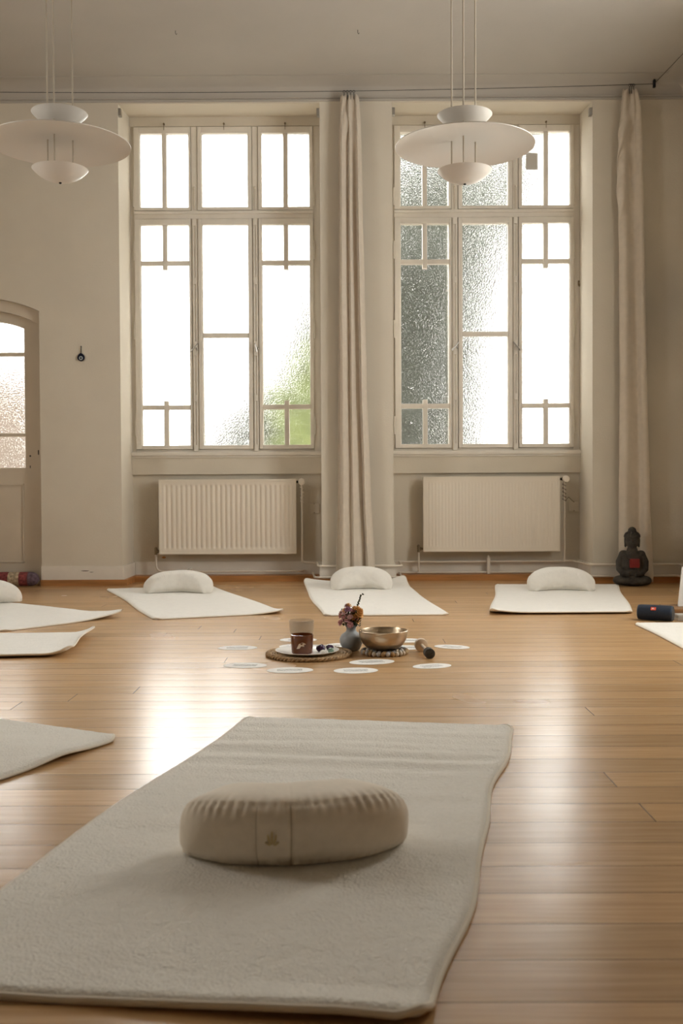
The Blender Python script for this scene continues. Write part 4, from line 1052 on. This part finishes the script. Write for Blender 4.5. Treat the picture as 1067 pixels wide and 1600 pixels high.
# ================================================================== SIDE THINGS
# statue
def statue():
    c = F(992, 911); t = thing('stone_statue', 'dark stone figure seated cross-legged in meditation before the right curtain', 'statue', (2.155, 7.655, 0), R(-14))
    bm = bmesh.new(); n = 14
    E = lambda c_, r_, rot=None: ell(bm, c_, r_, rot, n)
    # plinth edge and crossed legs
    E((0, -.005, .022), (.128, .074, .022)); E((0, 0, .05), (.100, .07, .035))
    for s in (-1, 1):
        E((s * .088, -.020, .040), (.052, .055, .034), Matrix.Rotation(s * .5, 4, 'Z')); E((s * .045, -.050, .036), (.06, .030, .026), Matrix.Rotation(-s * .25, 4, 'Z'))
        E((s * .020, -.068, .030), (.035, .017, .017))
        # arms
        tube(bm, [(s * .070, .0, .222), (s * .092, -.002, .170), (s * .092, -.014, .120), (s * .064, -.046, .090), (s * .02, -.064, .083)], .03, 12, rads=[.026, .028, .026, .021, .016])
        E((s * .062, 0, .226), (.034, .034, .026))
        # ears
        E((s * .050, .004, .318), (.008, .013, .034)); E((s * .049, .002, .288), (.008, .010, .016))
        E((s * .018, -.046, .325), (.012, .006, .005)); tube(bm, [(s * .006, -.052, .334), (s * .020, -.051, .341), (s * .036, -.042, .335)], .0035, 6)
    E((0, 0, .090), (.092, .062, .050)); E((0, .0, .140), (.086, .056, .070)); E((0, .0, .190), (.084, .052, .050)); E((0, 0, .228), (.066, .042, .026))
    E((0, -.002, .252), (.040, .038, .034))
    E((0, -.002, .318), (.050, .053, .056)); E((0, -.018, .294), (.036, .036, .030))
    E((0, .006, .350), (.054, .054, .036)); E((0, .006, .390), (.031, .031, .027)); E((0, .006, .404), (.020, .020, .014))
    tube(bm, [(0, -.052, .330), (0, -.058, .314), (0, -.060, .307)], .005, 8, rads=[.004, .006, .008]); E((0, -.053, .294), (.014, .006, .004)); E((0, -.052, .287), (.012, .006, .0035)); E((0, -.046, .274), (.015, .010, .009))
    # robe folds: ridges across chest and over the shoulder
    for k in range(6):
        a0 = .03 * k
        tube(bm, [(-.060 + .012 * k, -.036, .225 - .001 * k), (-.02 + .010 * k, -.060, .195 - .012 * k), (.035 + .004 * k, -.058, .160 - .016 * k), (.074, -.035, .125 - .014 * k)], .006, 6)
    for k in range(5):
        tube(bm, [(-.085 + .008 * k, -.060 - .004 * k, .050 - .006 * k), (0, -.088 + .002 * k, .020 + .007 * k), (.085 - .008 * k, -.060 - .004 * k, .050 - .006 * k)], .006, 6)
    # curls of hair
    for j in range(6):
        for k in range(14 - j):
            a = 2 * PI * k / (14 - j) + j; rr = .055 * math.cos(j * .24); z = .350 + .034 * math.sin(j * .26)
            y = .006 + rr * math.sin(a)
            if not (y < -.02 and j < 1): ell(bm, (rr * math.cos(a), y, z), (.0075, .0075, .0075), n=4)
    bmesh.ops.transform(bm, matrix=Matrix.Diagonal((1.0, 1.0, 1.055, 1)), verts=bm.verts)
    o = obj('carved_body', bm, 'stone', t, smooth=True)
    md = o.modifiers.new('remesh', 'REMESH'); md.mode = 'VOXEL'; md.voxel_size = .0028; md.use_smooth_shade = True
    sm = o.modifiers.new('smooth', 'SMOOTH'); sm.iterations = 2; sm.factor = .5
    return t, c
st, sc = statue(); sc = Vector((2.155, 7.600, 0))
a = W(991, 880, sc.y); bm = bmesh.new()
box(bm, a.x - .034, a.x + .034, sc.y - .022, sc.y + .018, a.z - .033, a.z + .033, .004)
o = obj('candle_box', bm, 'red', smooth=True); tag(o, 'dark red square candle box in the lap of the stone statue', 'candle')

# speaker
c = F(1028, 971.5)
t = thing('loudspeaker', 'dark navy cylindrical portable loudspeaker lying on the floor', 'speaker', (c.x + .002, c.y + .05, 0), R(-30))
r = .042; L_ = .092
bm = bmesh.new(); prf = [(-L_, .85), (-L_ + .004, .95), (-L_ + .012, 1), (0, 1.01), (L_ - .012, 1), (L_ - .004, .95), (L_, .85)]
tube(bm, [(x, 0, r + .002) for x, k in prf], r, 40, rads=[r * k for x, k in prf]); obj('fabric_body', bm, 'navy', t, smooth=True)
for s in (-1, 1):
    bm = bmesh.new(); tube(bm, [(s * L_, 0, r + .002), (s * (L_ + .004), 0, r + .002)], r * .78, 32, rads=[r * .80, r * .72]); obj('end_cap', bm, mat('passive_radiator', (.05, .055, .06), .4), t, smooth=True)
    bm = bmesh.new(); tube(bm, [(s * (L_ - .002), r * .86 * math.cos(q), r + .002 + r * .86 * math.sin(q)) for q in [k * 2 * PI / 32 for k in range(32)]], .0045, 8, closed=True); obj('rubber_ring', bm, mat('navy_rubber', (.02, .035, .06), .5), t, smooth=True)
bm = bmesh.new(); box(bm, -.014, .014, -.0012, .0012, -.009, .009, .001)
bd = obj('logo_badge', bm, 'badge', t); bd.location = (-.004, -(r + .0015) * math.cos(R(35)), r + .002 + (r + .0015) * math.sin(R(35))); bd.rotation_euler = (R(-35), 0, 0)
tc = bpy.data.curves.new('lettering', 'FONT'); tc.body = 'JBL'; tc.size = .0125; tc.extrude = .0003; tc.align_x = 'CENTER'; tc.align_y = 'CENTER'
to = bpy.data.objects.new('lettering', tc); COL.objects.link(to)
bpy.context.view_layer.update(); dg = bpy.context.evaluated_depsgraph_get(); me = bpy.data.meshes.new_from_object(to.evaluated_get(dg)); bpy.data.objects.remove(to)
lt = bpy.data.objects.new('lettering', me); COL.objects.link(lt); me.materials.clear(); me.materials.append(M['white']); lt.parent = bd; lt.location = (0, -.0016, 0); lt.rotation_euler = (R(90), 0, 0)

# board, white panel and clear box at the right edge
c = F(1046, 955.5)
bm = bmesh.new(); box(bm, 0, .34, -.10, .16, .0, .022, .002)
tag(place(obj('wooden_board', bm, 'wood', smooth=True), (F(1049, 957).x, c.y + .02, 0)), 'low brown wooden board on the floor at the right edge', 'board')
yb = c.y + .06; pb = W(1059.5, 949, yb); pt = W(1066, 886, yb + .05)
bm = bmesh.new()
v = [bm.verts.new(p_) for p_ in ((pb.x, yb, .023), (pb.x + .22, yb, .023), (pb.x + .22, yb + .012, .023), (pb.x, yb + .012, .023), (pt.x, yb + .05, pt.z), (pt.x + .20, yb + .05, pt.z), (pt.x + .20, yb + .062, pt.z), (pt.x, yb + .062, pt.z))]
for f in ((0, 3, 2, 1), (4, 5, 6, 7), (0, 1, 5, 4), (1, 2, 6, 5), (2, 3, 7, 6), (3, 0, 4, 7)): bm.faces.new([v[i] for i in f])
tag(obj('white_panel', bm, 'white'), 'white tapered panel standing on the brown board at the right edge', 'panel')
c = F(1059, 971); bm = bmesh.new(); box(bm, 0, .14, 0, .10, .001, .020, .003); box(bm, .004, .136, .004, .096, .020, .034, .003)
tag(place(obj('storage_tin', bm, mat('pale_tin', (.52, .50, .47), .3, metal=.3), smooth=True), (c.x, c.y, 0)), 'low pale grey tin beside the loudspeaker at the right edge', 'tin')
# picture on right wall
t = thing('framed_picture', 'dark framed picture on the right wall, only its edge visible', 'picture', (0, 0, 0))
bm = bmesh.new(); q0 = W(1067, 543, 7.80).z; box(bm, XR - .022, XR, 7.0, 7.80, q0, q0 + .62, .004); obj('picture_frame', bm, mat('dark_frame', (.035, .035, .04), .4), t)
bm = bmesh.new(); box(bm, XR - .024, XR - .02, 7.04, 7.76, q0 + .04, q0 + .58); obj('print', bm, mat('muted_print', (.12, .13, .14), .6, noise_amt=.4, noise_scale=4), t)
# evil-eye charm
c = W(127, 559, YF); t = thing('eye_charm', 'dark blue glass eye charm hanging from a nail left of the window', 'charm', (c.x, YF, c.z))
def disc(bm, r, y0, y1, sz=1.0, dz=0): prism_y(bm, [(r * math.cos(q), dz + r * sz * math.sin(q)) for q in [k * 2 * PI / 28 for k in range(28)]], y0, y1)
bm = bmesh.new(); prism_y(bm, [((.028 * math.cos(q)) * (1 - .35 * max(0, math.sin(q)) ** 3), .028 * math.sin(q) * (1.25 if math.sin(q) > 0 else 1)) for q in [k * 2 * PI / 36 for k in range(36)]], -.012, -.003); obj('glass_drop', bm, mat('cobalt_glass', (.006, .008, .022), .2), t)
bm = bmesh.new(); disc(bm, .015, -.0135, -.011, dz=-.004); obj('white_ring', bm, mat('milk_glass', (.42, .46, .48), .3), t)
bm = bmesh.new(); disc(bm, .0075, -.015, -.012, dz=-.004); obj('pupil', bm, 'black', t)
bm = bmesh.new(); tube(bm, [(0, -.006, .034), (.001, -.004, .085)], .003, 6); cyl(bm, (.001, 0, .085), (.001, -.014, .086), .003, 8); obj('cord', bm, 'black', t)
# small marks on the wall
# draught excluder
a = F(-70, 914); b_ = F(61, 912.5)
t = thing('draught_excluder', 'multicoloured woven draught stopper lying along the door', 'draught stopper', (0, 0, 0))
seg = [(.0, 'navy'), (.18, 'maroon'), (.36, 'cream'), (.48, 'purple'), (.60, 'maroon'), (.707, 'cream'), (.814, 'maroon'), (.90, 'mauve'), (1.0, None)]
cc = {'navy': (.02, .02, .035), 'maroon': (.22, .05, .05), 'purple': (.13, .06, .10), 'cream': (.42, .33, .22), 'mauve': (.12, .08, .10), 'dark': (.05, .04, .045)}
mm = {k: mat('knit_' + k, v_, .95, noise_amt=.5, noise_scale=55, bump=1, bump_scale=90, bump_dist=.006) for k, v_ in cc.items()}
x0, x1 = -3.12, -2.345; yy = YF - .045
for (s0, k), (s1, _) in zip(seg, seg[1:]):
    bm = bmesh.new(); n_ = 10
    pts = [(x0 + (x1 - x0) * (s0 + (s1 - s0) * q / n_), yy, .057) for q in range(n_ + 1)]
    rr = [.054 * (1 - .0 * q) for q in range(n_ + 1)]
    if s1 == 1.0: rr = [.054 * math.sqrt(max(.05, 1 - (q / n_) ** 3)) for q in range(n_ + 1)]
    if s0 == 0: rr = [.054 * math.sqrt(max(.05, 1 - (1 - q / n_) ** 3)) for q in range(n_ + 1)]
    tube(bm, pts, .054, 20, rads=rr); obj('knitted_section', bm, mm[k], t, smooth=True, label=k + ' knitted section')

# ================================================================== OUTSIDE
bm = bmesh.new(); box(bm, -30, 30, YO + .01, 60, -.7, -.6); struct(obj('terrain', bm, 'ground'))
bm = bmesh.new(); box(bm, -6.5, -2.75, 10.6, 10.9, -.6, 2.3); tag(obj('garden_wall', bm, 'render'), 'beige outside wall seen blurred through the door glass', 'wall')
def leafcloud(bm, blobs, n, s, rnd):
    for _ in range(n):
        (cx, cy, cz, rx, ry, rz_) = rnd.choices(blobs, weights=[b[3] * b[4] * b[5] for b in blobs])[0]
        while True:
            v = Vector((rnd.uniform(-1, 1), rnd.uniform(-1, 1), rnd.uniform(-1, 1)))
            if v.length < 1: break
        v = v.normalized() * (v.length ** .4)
        c_ = Vector((cx + v.x * rx, cy + v.y * ry, cz + v.z * rz_)); q = s * rnd.uniform(.6, 1.3)
        mt = Matrix.Translation(c_) @ Matrix.Rotation(rnd.uniform(0, 6.3), 4, 'Z') @ Matrix.Rotation(rnd.uniform(-1, 1), 4, 'X')
        pts = [mt @ Vector(p_) * 1 for p_ in ((-q, 0, 0), (-q * .2, -q * .45, q * .1), (q, 0, 0), (-q * .2, q * .45, q * .1))]
        vs_ = [bm.verts.new(p_) for p_ in pts]; bm.faces.new((vs_[0], vs_[1], vs_[2])); bm.faces.new((vs_[0], vs_[2], vs_[3]))
def tree(label, blobs, trunk, n, s, m, seed, cat='tree', name='tree'):
    rnd = random.Random(seed); t = thing(name, label, cat, (trunk[0], trunk[1], -.6)); t.location = (trunk[0], trunk[1], -.6)
    off = Vector((trunk[0], trunk[1], -.6))
    bm = bmesh.new(); leafcloud(bm, [(b[0] - off.x, b[1] - off.y, b[2] - off.z, b[3], b[4], b[5]) for b in blobs], n, s, rnd)
    o = obj('foliage', bm, m, t, kind='stuff')
    bm = bmesh.new(); tube(bm, [(0, 0, 0), (.05, 0, 1), (-.05, 0, trunk[2])], trunk[3], 10, rads=[trunk[3] * 1.2, trunk[3], trunk[3] * .5])
    for b in blobs: tube(bm, [(0, 0, trunk[2] * .4), (b[0] - off.x, b[1] - off.y, b[2] - off.z)], trunk[3] * .3, 6)
    obj('trunk', bm, 'bark', t); return t
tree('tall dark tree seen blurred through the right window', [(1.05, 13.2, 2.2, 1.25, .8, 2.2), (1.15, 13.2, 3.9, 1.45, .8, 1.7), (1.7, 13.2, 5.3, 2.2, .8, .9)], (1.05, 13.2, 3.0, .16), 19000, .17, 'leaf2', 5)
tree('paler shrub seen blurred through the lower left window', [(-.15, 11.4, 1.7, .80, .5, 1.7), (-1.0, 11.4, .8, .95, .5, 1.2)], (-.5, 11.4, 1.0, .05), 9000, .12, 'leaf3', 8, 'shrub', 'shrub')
# maple sprig close to the left window
def maple_leaf(bm, mt, s):
    rim = []
    for k in range(7):
        a = R(-150 + 50 * k); L2 = s * (1, .8, .95, 1.15, .95, .8, 1)[k] * (.55 if k in (0, 6) else 1)
        for dd, f in ((-.22, .55), (-.08, .82), (0, 1.0), (.08, .82), (.22, .55)):
            rim.append(Vector((math.sin(a + dd) * L2 * f, math.cos(a + dd) * L2 * f, -.12 * s * f)))
        rim.append(Vector((math.sin(a + R(25)) * s * .38, math.cos(a + R(25)) * s * .38, .03 * s)))
    rim = rim[:-1]; c_ = bm.verts.new(mt @ Vector((0, 0, 0))); vs_ = [bm.verts.new(mt @ p_) for p_ in rim]
    for a, b in zip(vs_, vs_[1:]): bm.faces.new((c_, a, b))
rnd = random.Random(12)
base = W(487, 720, 9.15)
t = thing('maple_shrub', 'light green maple branches pressing against the left window', 'shrub', (base.x, 9.15, -.6))
bs = bmesh.new(); lf = bmesh.new()
off = Vector((base.x, 9.15, -.6))
starts = W(490, 740, 9.1)
stems = []
for (px, py, Y) in ((425, 612, 9.0), (455, 570, 9.05), (487, 548, 9.1), (440, 650, 8.95), (470, 690, 9.0), (480, 610, 9.0), (430, 690, 9.1), (500, 590, 9.1)):
    e_ = W(px, py, Y); mid = (starts + e_) / 2 + Vector((.02, .05, .10))
    tube(bs, [Vector((0, 0, 0)), starts - off, mid - off, e_ - off], .006, 6, rads=[.016, .010, .006, .003]); stems.append((starts, mid, e_))
for (a, m_, e_) in stems:
    for k in range(30):
        f = rnd.uniform(.30, 1.08); p_ = a.lerp(m_, f * 2) if f < .5 else m_.lerp(e_, (f - .5) * 2)
        p_ = p_ + Vector((rnd.uniform(-.09, .09), rnd.uniform(-.08, .10), rnd.uniform(-.07, .05)))
        p_.y = max(p_.y, YO + .10)
        mt = Matrix.Translation(p_ - off) @ Matrix.Rotation(rnd.uniform(-1.2, 1.2), 4, 'Y') @ Matrix.Rotation(R(90) + rnd.uniform(-.9, .5), 4, 'X')
        maple_leaf(lf, mt, rnd.uniform(.05, .085))
obj('foliage', lf, 'leaf', t, kind='stuff'); obj('branch', bs, 'bark', t)
# russet creeper at the left edge of the first window
t = thing('creeper', 'russet creeper hanging outside the left edge of the left window', 'vine', (WX1[0] - .02, 8.80, 1.9))
off = Vector(t.location); lf = bmesh.new(); bs = bmesh.new()
tube(bs, [W(218, y, 8.8) - off + Vector((.01 * math.sin(y), 0, 0)) for y in range(340, 1041, 20)], .003, 6)
for y0_, y1_, n_ in ((345, 470, 26), (535, 585, 12), (360, 690, 10)):
    for k in range(n_):
        y = rnd.uniform(y0_, y1_); p_ = W(221 + rnd.uniform(-3, 8), y, 8.78) - off
        maple_leaf(lf, Matrix.Translation(p_) @ Matrix.Rotation(rnd.uniform(-2, 2), 4, 'Y') @ Matrix.Rotation(R(90) + rnd.uniform(-.9, .6), 4, 'X'), rnd.uniform(.02, .036))
obj('foliage', lf, 'leafred', t, kind='stuff'); obj('stem', bs, 'bark', t)
